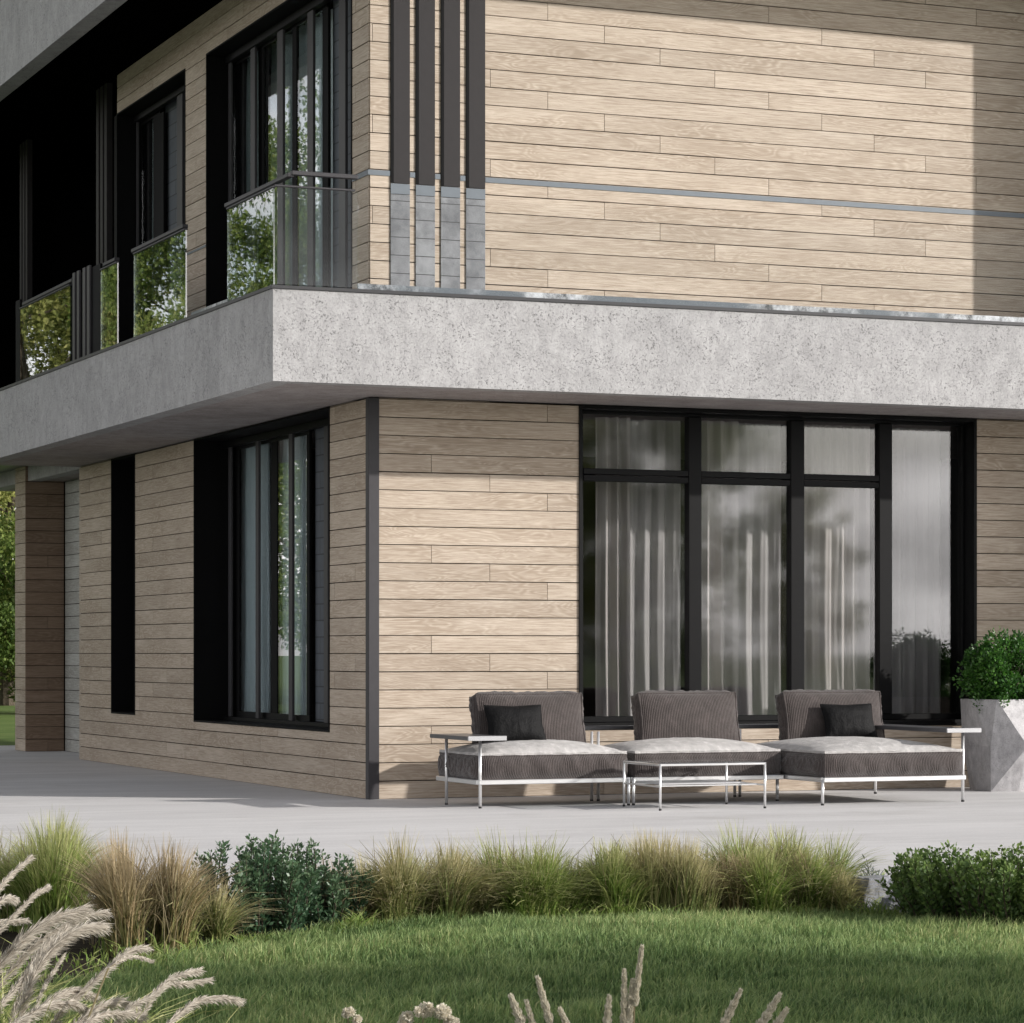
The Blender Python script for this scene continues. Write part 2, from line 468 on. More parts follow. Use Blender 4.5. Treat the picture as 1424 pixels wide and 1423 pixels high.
M = dict(
    wood=m_wood("oak_cladding"), wood_far=m_wood("blue_grey_cladding", (0.95, 1.05, 1.10), 0.35),  # far boards are cooler and less saturated
    wood_shaded=m_wood("shaded_oak_cladding", (0.55, 0.47, 0.42)),
    gap=m_plain("gap_black", (0.018, 0.014, 0.011), 0.95, spec=0.05),
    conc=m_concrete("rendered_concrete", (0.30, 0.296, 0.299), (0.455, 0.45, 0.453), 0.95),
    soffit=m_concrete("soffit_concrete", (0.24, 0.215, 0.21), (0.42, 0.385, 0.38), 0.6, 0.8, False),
    black=m_plain("black_metal", (0.0035, 0.0035, 0.004), 0.7, 0, 0.12),
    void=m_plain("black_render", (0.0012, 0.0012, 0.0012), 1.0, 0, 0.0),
    frame=m_plain("dark_frame", (0.0055, 0.0055, 0.006), 0.5, 0, 0.12),
    steel=m_plain("grey_steel", (0.048, 0.046, 0.050), 0.5, 0, 0.25),
    fin=m_plain("fin_metal", (0.026, 0.0235, 0.0245), 0.6, 0, 0.2),
    rail=m_plain("blue_grey_rail", (0.13, 0.15, 0.17), 0.5, 0.2, 0.4),
    cap=m_plain("parapet_cap", (0.03, 0.03, 0.033), 0.5, 0.0, 0.4),
    brick=m_brick_dark(), foot_reflection=m_foot_reflection(), strip=m_reflection_strip(),
    glass=m_glass("window_glass", (0.95, 0.955, 0.955), 1.66, 0.95, 0.035),
    glass_side=m_glass("side_window_glass", (0.93, 0.96, 0.97), 2.2),
    bal=m_glass("balustrade_glass", (0.99, 0.993, 0.993), 1.12),
    bal_corner=m_glass("corner_balustrade_glass", (0.93, 0.95, 0.95), 1.3),
    bal_side=m_glass("side_balustrade_glass", (0.70, 0.75, 0.75), 2.6),
    room=m_plain("dark_interior", (0.05, 0.047, 0.045), 0.9),
    floor=m_plain("room_floor", (0.14, 0.11, 0.09), 0.6),
    drape=m_curtain("drape_cloth", (0.44, 0.41, 0.40), 0.15),
    sheer=m_curtain("sheer_cloth", (0.46, 0.44, 0.44), 0.30, 0.15),
    sheer_b=m_curtain("pale_blue_sheer", (0.84, 0.90, 0.92), 0.15, 0.04),
    drape_b=m_curtain("grey_green_drape", (0.50, 0.55, 0.55), 0.2),
    chrome=m_plain("brushed_steel", (0.80, 0.80, 0.80), 0.28, 0.75, 0.6, 0.04),
    rubber=m_plain("rubber_foot", (0.02, 0.02, 0.02), 0.8),
    sofa=m_fabric("brown_grey_upholstery", (0.068, 0.056, 0.053), rib=480.0),
    topper=m_fabric("light_grey_upholstery", (0.49, 0.475, 0.465), var=0.06, sheen=0.1),
    velvet=m_fabric("black_velvet", (0.003, 0.003, 0.0035), sheen=0.0, rough=0.75, sc=150),
    slab=m_plain("dark_shelf", (0.10, 0.10, 0.107), 0.35, 0.3, 0.5),
    slab_l=m_plain("pale_shelf_end", (0.42, 0.42, 0.43), 0.4, 0.3, 0.5),
    tglass=m_glass("table_glass", (0.90, 0.92, 0.92), 1.5),
    pot=m_concrete("planter_concrete", (0.33, 0.32, 0.33), (0.60, 0.59, 0.60), 0.8, 2.2),
    pave=m_paving(),
    soil=m_soil("bed_soil", (0.018, 0.014, 0.010), (0.055, 0.045, 0.032)),
    turf=m_soil("turf_soil", (0.020, 0.038, 0.012), (0.05, 0.085, 0.025), 5),
    meadow=m_soil("meadow", (0.06, 0.11, 0.025), (0.15, 0.20, 0.06), 1.2),
    rock=m_concrete("grey_rock", (0.16, 0.165, 0.18), (0.36, 0.37, 0.40), 0.7, 3.0, False),
    bark=m_soil("bark", (0.035, 0.028, 0.020), (0.12, 0.10, 0.075), 14),
    leaf_tree=m_leaf("tree_leaves", [(0.055, 0.10, 0.026), (0.12, 0.185, 0.045), (0.25, 0.31, 0.08), (0.44, 0.45, 0.17)], transl=0.45),
    leaf_tree2=m_leaf("olive_tree_leaves", [(0.09, 0.12, 0.035), (0.20, 0.235, 0.07), (0.37, 0.38, 0.12), (0.55, 0.52, 0.22)], transl=0.45),
    leaf_box=m_leaf("potted_leaves", [(0.014, 0.054, 0.010), (0.030, 0.102, 0.014), (0.066, 0.180, 0.024), (0.120, 0.264, 0.042)], spec=0.5, rough=0.35),
    leaf_dark=m_leaf("dark_shrub_leaves", [(0.030, 0.063, 0.037), (0.053, 0.114, 0.059), (0.100, 0.167, 0.083), (0.217, 0.283, 0.167)], spec=0.45, rough=0.4),
    leaf_hedge=m_leaf("hedge_leaves", [(0.027, 0.061, 0.023), (0.066, 0.123, 0.034), (0.142, 0.217, 0.057), (0.284, 0.359, 0.113)], spec=0.4, rough=0.45),
    leaf_blue=m_leaf("blue_leaves", [(0.06, 0.09, 0.09), (0.11, 0.15, 0.15), (0.18, 0.22, 0.23)]),
    g_green=m_leaf("green_blades", [(0.091, 0.152, 0.037), (0.183, 0.275, 0.059), (0.305, 0.378, 0.104), (0.488, 0.488, 0.207)], (0.512, 0.488, 0.244), tip0=0.65),
    g_olive=m_leaf("olive_blades", [(0.091, 0.134, 0.043), (0.195, 0.250, 0.079), (0.342, 0.354, 0.134), (0.586, 0.512, 0.268)], (0.610, 0.512, 0.317), tip0=0.5),
    g_tan=m_leaf("tan_blades", [(0.057, 0.075, 0.029), (0.161, 0.172, 0.063), (0.310, 0.259, 0.115), (0.529, 0.391, 0.230)], (0.529, 0.414, 0.276), tip0=0.45),
    lawn=m_leaf("lawn_blades", [(0.110, 0.180, 0.065), (0.169, 0.270, 0.092), (0.290, 0.365, 0.135), (0.540, 0.527, 0.270)], (0.365, 0.432, 0.176), transl=0.35),
    plume=m_leaf("plume_hairs", [(0.36, 0.32, 0.27), (0.56, 0.51, 0.44), (0.74, 0.69, 0.61)], transl=0.45, spec=0.1, rough=0.8),
    stalk=m_leaf("straw_stalk", [(0.20, 0.17, 0.09), (0.36, 0.30, 0.19)], spec=0.2),
    seed=m_leaf("seed_heads", [(0.50, 0.46, 0.37), (0.70, 0.65, 0.54), (0.84, 0.79, 0.68)], spec=0.1, rough=0.9, transl=0.3),
)

# ------------------------------------------------------------------ ground, paths, lawn, bed
def sheet(name, poly, z, mat, thick=0.0):
    mb = MB(); k = len(poly)
    v = [(x, y, z) for x, y in poly]
    if thick:
        v += [(x, y, z - thick) for x, y in poly]
        f = [tuple(range(k))] + [((i + 1) % k, i, i + k, (i + 1) % k + k) for i in range(k)]
    else: f = [tuple(range(k))]
    mb.add(v, f); return struct(mb.build(name, mat))
sheet("ground", [(-900, -900), (900, -900), (900, 900), (-900, 900)], -0.016, M['meadow'])
def cz(px, Z): d = rdir(px); return (CAM[0] + Z * d[0], CAM[1] + Z * d[1])
# lawn in front of the house and behind it on the left
MOUND = cz(960, 10.9)
def lawn_z(x, y):
    dx, dy = x - MOUND[0], y - MOUND[1]
    X = CA * dx - SA * dy; Z = SA * dx + CA * dy
    return 0.062 * np.exp(-(X / 1.35) ** 2 - (Z / 1.05) ** 2)
def lawn_sheet():
    n1, n2 = 60, 60; mb = MB(); v = []
    for i in range(n1 + 1):
        Z = 6 + 6.6 * i / n1
        for j in range(n2 + 1):
            x, y = cz(-900 + 3300 * j / n2, Z); v.append((x, y, -0.008 + float(lawn_z(x, y))))
    w_ = n2 + 1
    mb.add(v, [(i * w_ + j, i * w_ + j + 1, (i + 1) * w_ + j + 1, (i + 1) * w_ + j) for i in range(n1) for j in range(n2)])
    struct(mb.build("lawn", M['turf'], smooth=True))
lawn_sheet()
sheet("terrace", [cz(-2600, 12.9), cz(4200, 12.9), (40, 2.0), (9.0, 14.0), (0.5, 14.0), (-1.15, 14.0), (-1.15, 7.6), (-30, 7.6)], 0.0, M['pave'], 0.12)
bed_edge = [(-200, 1400), (60, 1385), (150, 1364), (230, 1349), (300, 1335), (420, 1312), (520, 1299), (640, 1289), (800, 1287), (950, 1287), (1100, 1284), (1220, 1282), (1300, 1292), (1424, 1308), (1700, 1340)]
bed = [ground(px, py) for px, py in bed_edge]
sheet("planting_bed", bed + [cz(1800, 13.3), cz(-400, 13.3)], 0.006, M['soil'])

# ------------------------------------------------------------------ the house
house = empty("modern_house"); tag(house, "two storey modern house clad in pale oak boards with a concrete balcony slab", "house")

def subtract(rects, ops):
    for (a0, a1, b0, b1) in ops:
        out = []
        for (u0, u1, v0, v1) in rects:
            if a1 <= u0 or a0 >= u1 or b1 <= v0 or b0 >= v1: out.append((u0, u1, v0, v1)); continue
            if u0 < a0: out.append((u0, a0, v0, v1))
            if a1 < u1: out.append((a1, u1, v0, v1))
            m0, m1 = max(u0, a0), min(u1, a1)
            if v0 < b0: out.append((m0, m1, v0, b0))
            if b1 < v1: out.append((m0, m1, b1, v1))
        rects = out
    return rects

P = 0.1405
def cladding(name, axis, plane, u0, u1, z0, z1, ops, zoff, jx, mat, parent=house, step=0.49, L=2.45, out=-1, th=0.018, label=None):
    """boards as real strips. axis 'x': wall along x at y=plane; axis 'y': wall along y at x=plane.  out=-1: faces the negative side"""
    mb = MB(); r0 = int(math.floor((z0 - zoff) / P)); r1 = int(math.ceil((z1 - zoff) / P)); g = 0.0036
    for r in range(r0, r1):
        a, b = max(z0, zoff + r * P), min(z1, zoff + (r + 1) * P)
        if b - a < 0.006: continue
        j = jx - ((r % 5) * step)
        k0 = math.floor((u0 - j) / L)
        cuts = [j + k * L for k in range(k0, k0 + int((u1 - u0) / L) + 3)]
        for k in range(len(cuts) - 1):
            c0, c1 = max(u0, cuts[k]), min(u1, cuts[k + 1])
            if c1 - c0 < 0.004: continue
            rn = random.random(); ou, ov = random.random() * 60, random.random() * 60
            e0 = g * 0.6 if cuts[k] > u0 else 0; e1 = g * 0.6 if cuts[k + 1] < u1 else 0
            wob = random.uniform(-0.0012, 0.0012)
            for (p0, p1, q0, q1) in subtract([(c0 + e0, c1 - e1, a + g, b - g + wob)], ops):
                if p1 - p0 < 0.002 or q1 - q0 < 0.002: continue
                h0, h1 = (plane, plane - out * th)
                dd = random.uniform(0, 0.0012) * -out
                if axis == 'x':
                    A, B = (p0, h0 + dd, q0), (p1, h1, q1)
                else:
                    A, B = (h0 + dd, p0, q0), (h1, p1, q1)
                x0, y0, zz0 = A; x1, y1, zz1 = B
                vs = [(x0, y0, zz0), (x1, y0, zz0), (x1, y1, zz0), (x0, y1, zz0), (x0, y0, zz1), (x1, y0, zz1), (x1, y1, zz1), (x0, y1, zz1)]
                uv = [((v[0] if axis == 'x' else v[1]) + ou, v[2] + ov) for v in vs]
                mb.box(A, B, rn, uv=uv)
    return mb.build(name, mat, parent, label=label)

def solid_wall(name, axis, h0, h1, u0, u1, z0, z1, ops, mat, parent=house):
    mb = MB()
    for (p0, p1, q0, q1) in subtract([(u0, u1, z0, z1)], ops):
        if axis == 'x': mb.box((p0, h0, q0), (p1, h1, q1))
        else: mb.box((h0, p0, q0), (h1, p1, q1))
    return mb.build(name, mat, parent)

SOF, PTOP, FIN, RFAS, RSOF, RTOP = 3.10, 3.79, 3.42, 6.85, 6.96, 7.72
SX0, SY0 = -1.09, -0.99
GW = (1.767, 5.42, 0.545, 3.20)       # big garden window
g_side = [(0.925, 4.78, 0.495, 3.2), (6.846, 7.764, 0.515, 3.2)]
u_side = [(0.385, 4.38, 3.3, 6.575), (5.065, 7.60, 3.3, 6.57)]

cladding("front_wall", 'x', 0.0, 0.012, 8.0, 0.0, SOF, [GW], 0.0, 0.516 + 3 * 0.49, M['wood'])
solid_wall("front_wall_core", 'x', 0.0185, 0.22, 0.019, 8.0, 0.0, SOF - 0.003, [GW], M['gap'])
cladding("front_upper_wall", 'x', 0.0, 0.012, 8.0, FIN, RSOF, [], -0.34, 1.01 + 2 * 0.49, M['wood'])
solid_wall("front_upper_wall_core", 'x', 0.0185, 0.22, 0.019, 8.0, FIN, RSOF - 0.003, [], M['gap'])
cladding("side_wall", 'y', 0.0, 0.012, 9.10, 0.0, SOF, g_side, 0.0, 1.3, M['wood'])
solid_wall("side_wall_core", 'y', 0.0185, 0.22, 0.225, 9.10, 0.0, SOF - 0.003, g_side, M['gap'])
cladding("side_upper_wall", 'y', 0.0, 0.012, 7.54, FIN, RSOF, u_side, -0.34, 0.8, M['wood'])
solid_wall("side_upper_wall_core", 'y', 0.0185, 0.22, 0.225, 7.54, FIN, RSOF - 0.003, u_side, M['gap'])
# recessed wall and clad pillar at the far end
cladding("recessed_wall", 'y', 0.49, 9.1, 11.72, 0.0, SOF, [], 0.0, 9.0, M['wood_far'], label="blue grey boards of the recessed wall by the entrance")
solid_wall("recessed_wall_core", 'y', 0.5085, 0.7, 9.1, 11.72, 0.0, SOF - 0.003, [], M['gap'])
mbp = MB(); mbp.box((0.06, 11.79, 0), (0.60, 12.30, 3.35)); pil = mbp.build("pillar", M['gap'], house)
cladding("pillar_cladding", 'x', 11.77, 0.042, 0.487, 0.0, 3.35, [], 0.0, 0.3, M['wood_shaded'], pil)  # front boards coloured darker for the shade on this face
cladding("pillar_cladding", 'y', 0.040, 11.79, 12.30, 0.0, 3.35, [], 0.0, 9.0, M['wood'], pil)

# corner post
mb = MB(); mb.bbox((0.0 - 0.006, -0.012, 0.0), (0.082, 0.062, SOF - 0.002), 0.004)
mb.build("corner_post", M['steel'], house)

# concrete balcony slab: fascia ring, soffit, floor
mb = MB()
mb.box((SX0, SY0, SOF), (9.0, SY0 + 0.16, PTOP - 0.02)); mb.box((SX0, SY0 + 0.16, SOF), (SX0 + 0.16, 9.2, PTOP - 0.02))
mb.build("balcony_fascia", M['conc'], house)
mb = MB()
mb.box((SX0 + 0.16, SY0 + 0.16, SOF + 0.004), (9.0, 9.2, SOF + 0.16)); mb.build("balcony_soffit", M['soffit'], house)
mb = MB(); mb.box((SX0 + 0.16, SY0 + 0.16, SOF + 0.164), (9.0, 14.0, FIN - 0.004)); mb.build("balcony_floor", M['slab'], house)
mb = MB(); mb.box((0.07, 9.203, SOF - 0.005), (0.23, 14.0, PTOP)); mb.build("entrance_fascia", M['conc'], house)
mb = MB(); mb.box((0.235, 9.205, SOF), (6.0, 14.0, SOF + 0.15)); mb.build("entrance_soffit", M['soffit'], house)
mb = MB()
mb.box((SX0 - 0.012, SY0 - 0.012, PTOP - 0.018), (9.0, SY0 + 0.18, PTOP + 0.006)); mb.box((SX0 - 0.012, SY0 + 0.1805, PTOP - 0.018), (SX0 + 0.18, 9.2, PTOP + 0.006))
mb.build("parapet_cap", M['cap'], house)
# roof slab
mb = MB()
mb.box((SX0, SY0, RFAS), (9.0, SY0 + 0.18, RTOP)); mb.box((SX0, SY0 + 0.18, RFAS), (SX0 + 0.18, 16.0, RTOP))
mb.build("roof_fascia", M['conc'], house)
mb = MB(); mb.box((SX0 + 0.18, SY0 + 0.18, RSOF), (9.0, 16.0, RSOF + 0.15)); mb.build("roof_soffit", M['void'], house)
mb = MB(); mb.box((SX0 - 0.015, SY0 - 0.015, RTOP), (9.0, 16.0, RTOP + 0.05)); mb.build("roof", M['cap'], house)

# loggia at the far end of the upper floor
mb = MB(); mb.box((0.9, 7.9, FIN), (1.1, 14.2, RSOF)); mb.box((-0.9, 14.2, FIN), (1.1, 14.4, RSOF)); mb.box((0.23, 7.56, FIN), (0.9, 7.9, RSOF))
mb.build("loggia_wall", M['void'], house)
for px0, px1, n in ((133, 150, 3), (27, 39, 3)):
    for k in range(n):
        a = on_x(px0 + (px1 - px0) * (k + 0.12) / n, 0.0); b = on_x(px0 + (px1 - px0) * (k + 0.72) / n, 0.0)
        mb = MB(); mb.box((0.0, b, FIN), (0.06, a, RSOF)); mb.build("louvre_post", M['fin'], house)
# black end pillar of the upper floor
mb = MB(); mb.box((0.012, 7.545, FIN), (0.229, 7.70, 6.57)); mb.build("end_post", M['black'], house)

# fin wall that shades the right end of the front, beyond the frame
mb = MB(); mb.box((6.60, -0.87, 0.0), (6.78, -0.002, SOF - 0.004)); mb.box((6.60, -0.80, FIN + 0.002), (6.78, -0.002, RSOF - 0.003))
mb.build("fin_wall", M['conc'], house)

# vertical metal fins on the upper front, lower ends coloured like the glass reflection over them
for a, b in ((0.175, 0.335), (0.382, 0.543), (0.591, 0.753), (0.801, 0.964)):
    f_ = MB(); f_.bbox((a + 0.024, -0.009, 4.76), (b, -0.0025, RSOF - 0.004), 0.002)
    fo = f_.build("facade_fin", M['fin'], house)
    s_ = MB(); s_.bbox((a, -0.010, 4.76), (a + 0.0235, -0.0025, RSOF - 0.004), 0.002); s_.build("shaded_edge", M['black'], fo)  # black strip paints the shaded left side of the thin fin
    s_ = MB(); s_.bbox((a, -0.009, 3.44), (b, -0.0025, 4.672), 0.002); s_.build("reflection_foot", M['foot_reflection'], fo)
    s_ = MB(); s_.bbox((a, -0.011, 4.675), (b, -0.0025, 4.757), 0.002); s_.build("fin_collar", M['rail'], fo)

# ---- windows
def reveal(axis, u0, u1, z0, z1, h0, h1, t=0.014, sides='lrbt', name='window_reveal', parent=house, mat=None, lip=0.01):
    """metal lining of an opening, from h0 (outer) to h1 (inner)"""
    mb = MB()
    def bx(p0, p1, q0, q1):
        if axis == 'x': mb.box((p0, h0, q0), (p1, h1, q1))
        else: mb.box((h0, p0, q0), (h1, p1, q1))
    if 'l' in sides: bx(u0, u0 + t, z0 + t, z1 - t)
    if 'r' in sides: bx(u1 - t, u1, z0 + t, z1 - t)
    if 'b' in sides: bx(u0, u1, z0, z0 + t)
    if 't' in sides: bx(u0, u1, z1 - t, z1)
    return mb.build(name, mat or M['black'], parent)

# big garden window, recessed 0.15
gy = 0.15
win = empty("garden_window"); win.parent = house
reveal('x', 1.767, 5.42, 0.545, SOF - 0.004, -0.012, 0.27, 0.026, parent=win, mat=M['frame'])
def gx(px): return on_y(px, gy)
fr = MB()
zt0, zt1 = 2.505, 2.608; zb = 0.62; ztop = 3.045
xs = [gx(811), gx(957), gx(975), gx(1099), gx(1118), gx(1222), gx(1240), gx(1338)]
fr.bbox((1.794, gy, 0.572), (5.393, gy + 0.07, zb), 0.004)
fr.bbox((1.794, gy, ztop), (5.393, gy + 0.07, 3.069), 0.004)
fr.bbox((1.794, gy, zb), (xs[0], gy + 0.07, ztop), 0.003)
fr.bbox((xs[7], gy, zb), (5.393, gy + 0.07, ztop), 0.004)
fr.build("window_frame", M['frame'], win)
for a, b in ((xs[1], xs[2]), (xs[3], xs[4]), (xs[5], xs[6])):
    mb = MB(); mb.bbox((a, gy - 0.012, zb), (b, gy + 0.07, ztop), 0.005); mb.build("mullion", M['frame'], win)
for a, b in ((xs[0], xs[1]), (xs[2], xs[3]), (xs[4], xs[5])):
    mb = MB(); mb.bbox((a, gy - 0.006, zt0), (b, gy + 0.07, (zt0 + zt1) / 2 - 0.003), 0.004); mb.bbox((a, gy - 0.006, (zt0 + zt1) / 2 + 0.003), (b, gy + 0.07, zt1), 0.004)
    mb.build("transom", M['frame'], win)
for a, b in ((xs[0], xs[1]), (xs[2], xs[3]), (xs[4], xs[5])):
    for q0, q1 in ((zb, zt0), (zt1, ztop)):
        mb = MB(); mb.box((a, gy + 0.03, q0), (b, gy + 0.038, q1)); mb.build("pane", M['glass'], win)
mb = MB(); mb.box((xs[6], gy + 0.03, zb), (xs[7], gy + 0.038, ztop)); mb.build("pane", M['glass'], win)
mb = MB(); mb.bbox((1.76, -0.02, 0.522), (5.43, 0.14, 0.545), 0.004); mb.build("window_sill", M['frame'], win)

def side_window(name, u0, u1, z0, z1, bars, inner, brick, zin_top, xb=0.3):
    w = empty(name); w.parent = house
    reveal('y', u0, u1, z0, z1, -0.006, 0.62, 0.016, parent=w, mat=M['black'])
    # outer bars, in the plane x = 0.3
    for a, b in bars:
        mb = MB(); mb.bbox((xb - 0.012, b, z0 + 0.05), (xb + 0.012, a, z1 - 0.016), 0.003); mb.build("bar", M['steel'], w)
    mb = MB(); mb.bbox((xb - 0.03, u0 + 0.017, z0 + 0.016), (xb + 0.03, u1 - 0.017, z0 + 0.05), 0.003); mb.build("bottom_rail", M['frame'], w)
    mb = MB(); mb.bbox((xb - 0.03, u0 + 0.017, zin_top), (xb + 0.03, u1 - 0.017, z1 - 0.017), 0.003)
    mb.build("head_rail", M['frame'], w)
    # inner sash frames, x = 0.42
    for a, b in inner:
        mb = MB(); mb.bbox((xb + 0.045, b, z0 + 0.10), (xb + 0.07, a, z1 - 0.10), 0.003); mb.build("sash", M['black'], w)
    for q0, q1 in ((z0 + 0.016, z0 + 0.10), (z1 - 0.10, z1 - 0.016)):
        mb = MB(); mb.box((xb + 0.045, brick[1], q0), (xb + 0.07, u1 - 0.017, q1)); mb.build("sash_rail", M['frame'], w)
    mb = MB(); mb.box((xb + 0.052, brick[1] + 0.002, z0 + 0.1005), (xb + 0.060, u1 - 0.018, z1 - 0.1005)); mb.build("pane", M['glass_side'], w)
    # brick pier at the near end
    mb = MB(); p0, p1 = brick
    vs = [(xb + 0.10, p0, z0 + 0.051), (xb + 0.10, p1, z0 + 0.051), (xb + 0.10, p1, z1 - 0.017), (xb + 0.10, p0, z1 - 0.017), (xb + 0.28, p0, z0 + 0.051), (xb + 0.28, p1, z0 + 0.051), (xb + 0.28, p1, z1 - 0.017), (xb + 0.28, p0, z1 - 0.017)]
    mb.add(vs, [(0, 1, 2, 3), (5, 4, 7, 6), (1, 5, 6, 2), (4, 0, 3, 7), (3, 2, 6, 7), (4, 5, 1, 0)], uv=[(v[1] + v[0], v[2]) for v in vs])
    mb.build("brick_pier", M['brick'], w)
    return w
bx = lambda p, x=0.3: on_x(p, x)
side_window("side_window", 0.925, 4.78, 0.495, SOF - 0.003,
            [(bx(357), bx(361)), (bx(403), bx(408)), (bx(452), bx(457.5)), (bx(319), bx(322))],
            [(bx(325, .35), bx(333, .35)), (bx(378, .35), bx(386, .35)), (bx(427, .35), bx(431, .35))], (0.943, bx(431, .35)), 3.02)
side_window("balcony_window", 0.385, 4.38, FIN, 6.575,
            [(bx(319, .2), bx(322, .2)), (bx(350, .2), bx(356, .2)), (bx(387, .2), bx(395, .2)), (bx(429, .2), bx(437, .2)), (bx(473, .2), bx(482, .2))],
            [(bx(360, .25), bx(367, .25)), (bx(407, .25), bx(413, .25)), (bx(449, .25), bx(457, .25))], (0.403, bx(463, .3)), 6.49, 0.2)
side_window("balcony_window", 5.065, 7.545, FIN, 6.57,
            [(bx(191, .2), bx(192, .2)), (bx(247.5, .2), bx(255, .2))],
            [(bx(214, .25), bx(228, .25))], (5.083, bx(230, .3)), 6.49, 0.2)
# slit window: black metal lining and an opaque black panel standing for the unlit room behind
w = empty("slit_window"); w.parent = house
reveal('y', 6.846, 7.764, 0.515, SOF - 0.003, -0.006, 0.45, 0.016, parent=w, mat=M['black'])
mb = MB(); mb.box((0.40, 6.863, 0.532), (0.41, 7.747, SOF - 0.02)); mb.build("pane", M['frame'], w)

# ---- rooms behind the glass
mb = MB()
mb.box((0.64, 5.6, 0.02), (8.0, 5.7, SOF)); mb.box((7.9, 0.23, 0.02), (8.0, 5.6, SOF)); mb.box((0.64, 5.9, FIN), (8.0, 6.0, RSOF)); mb.box((7.9, 0.23, FIN), (8.0, 5.9, RSOF))
mb.box((0.64, 4.95, FIN), (0.72, 5.0, RSOF)); mb.box((0.74, 4.85, FIN), (3.5, 4.95, RSOF)); mb.box((3.0, 6.0, FIN), (3.1, 9.0, RSOF)); mb.box((0.64, 7.62, FIN), (3.0, 7.72, RSOF))
mb.box((0.64, 9.0, 0.02), (8.0, 9.1, RSOF)); mb.box((7.9, 5.7, 0.02), (8.0, 9.0, RSOF))
mb.build("interior_wall", M['room'], house)
mb = MB(); mb.box((0.64, 0.23, 0.002), (7.9, 5.6, 0.02)); mb.build("interior_floor", M['floor'], house)

# ---- balustrade
GT = 4.515
bal = empty("balustrade"); bal.parent = house
def seg(px0, px1, name):
    a, b = on_x(px1, SX0 + 0.03), on_x(px0, SX0 + 0.03)
    mb = MB(); mb.box((SX0 + 0.03, a, PTOP + 0.02), (SX0 + 0.042, b, GT)); mb.build(name, M['bal_side'], bal)
    r0, r1 = on_x(px1 if px1 != 380 else 404.5, SX0 + 0.24), on_x(px0, SX0 + 0.24)
    mb = MB(); mb.bbox((SX0 + 0.215, r0, 4.640), (SX0 + 0.262, r1, 4.672), 0.004); mb.build("handrail", M['steel'], bal)
    mb = MB(); mb.bbox((SX0 + 0.02, a, GT), (SX0 + 0.05, b, GT + 0.014), 0.003); mb.build("glass_edge_trim", M['steel'], bal)
    return a, b
sg = [seg(28, 97, "glass_panel"), seg(140, 163, "glass_panel"), seg(186, 258, "glass_panel"), seg(316, 380, "glass_panel")]
for p0, p1 in ((22, 28), (101, 104), (107, 110), (115, 118.5), (121, 124.5)):  # bars after the end post are added, imitating a reflection in the glass
    a, b = on_x(p1, SX0 + 0.03), on_x(p0, SX0 + 0.03)
    mb = MB(); mb.bbox((SX0 + 0.028, a, PTOP + 0.008), (SX0 + 0.05, b, GT + 0.1), 0.003); mb.build("post", M['steel'] if p0 > 50 else M['black'], bal)
a, b = on_x(139, SX0 + 0.05), on_x(99, SX0 + 0.05)
mb = MB(); mb.bbox((SX0 + 0.052, a, PTOP + 0.008), (SX0 + 0.075, b, GT + 0.08), 0.003); mb.build("reflection_panel", M['black'], bal)  # black panel added as the dark part of that reflection
r0, r1 = on_x(163, SX0 + .24), on_x(22, SX0 + .24)
mb = MB(); mb.bbox((SX0 + 0.215, on_x(140, SX0 + .24), 4.640), (SX0 + 0.262, on_x(97, SX0 + .24), 4.672), 0.004); mb.build("handrail", M['steel'], bal)
# front run
mb = MB(); mb.box((SX0 + 0.045, SY0 + 0.03, PTOP + 0.02), (-0.43, SY0 + 0.042, GT)); mb.build("glass_panel", M['bal_corner'], bal)
for x0, x1 in ((-0.42, 2.6), (2.61, 5.2), (5.21, 8.0)):
    mb = MB(); mb.box((x0, SY0 + 0.03, PTOP + 0.02), (x1, SY0 + 0.042, GT)); mb.build("glass_panel", M['bal'], bal)
mb = MB(); mb.bbox((SX0 + 0.215, SY0 + 0.215, 4.640), (-0.36, SY0 + 0.262, 4.672), 0.004); mb.build("handrail", M['steel'], bal)
for q0, q1 in ((-0.008, 0.173), (0.337, 0.380), (0.545, 0.589), (0.755, 0.799), (0.966, 6.595)):  # flat strips added on the wall, imitating the line of the balustrade glass
    mb = MB(); mb.box((q0, -0.006, 4.812), (q1, -0.0022, 4.852)); mb.build("glass_line", M['rail'], house)
mb = MB(); mb.box((-0.008, -0.0018, 4.812), (-0.002, 0.372, 4.852)); mb.build("glass_line", M['rail'], house)
mb = MB(); mb.box((-0.006, 4.39, 4.822), (-0.002, 5.05, 4.842)); mb.build("glass_line", M['rail'], house)
mb = MB(); mb.bbox((SX0 + 0.02, SY0 + 0.02, GT), (-0.45, SY0 + 0.05, GT + 0.014), 0.003); mb.build("glass_edge_trim", M['steel'], bal)
mb = MB(); mb.box((-0.42, SY0 + 0.05, PTOP + 0.006), (8.0, SY0 + 0.065, PTOP + 0.055)); mb.build("reflection_strip", M['strip'], bal)  # low strip added to carry the reflection at the glass foot
for p0, p1 in ((258, 316),):
    mb = MB(); mb.box((SX0 + 0.045, on_x(p1, SX0), PTOP + 0.006), (SX0 + 0.06, on_x(p0, SX0), PTOP + 0.05)); mb.build("reflection_strip", M['strip'], bal)

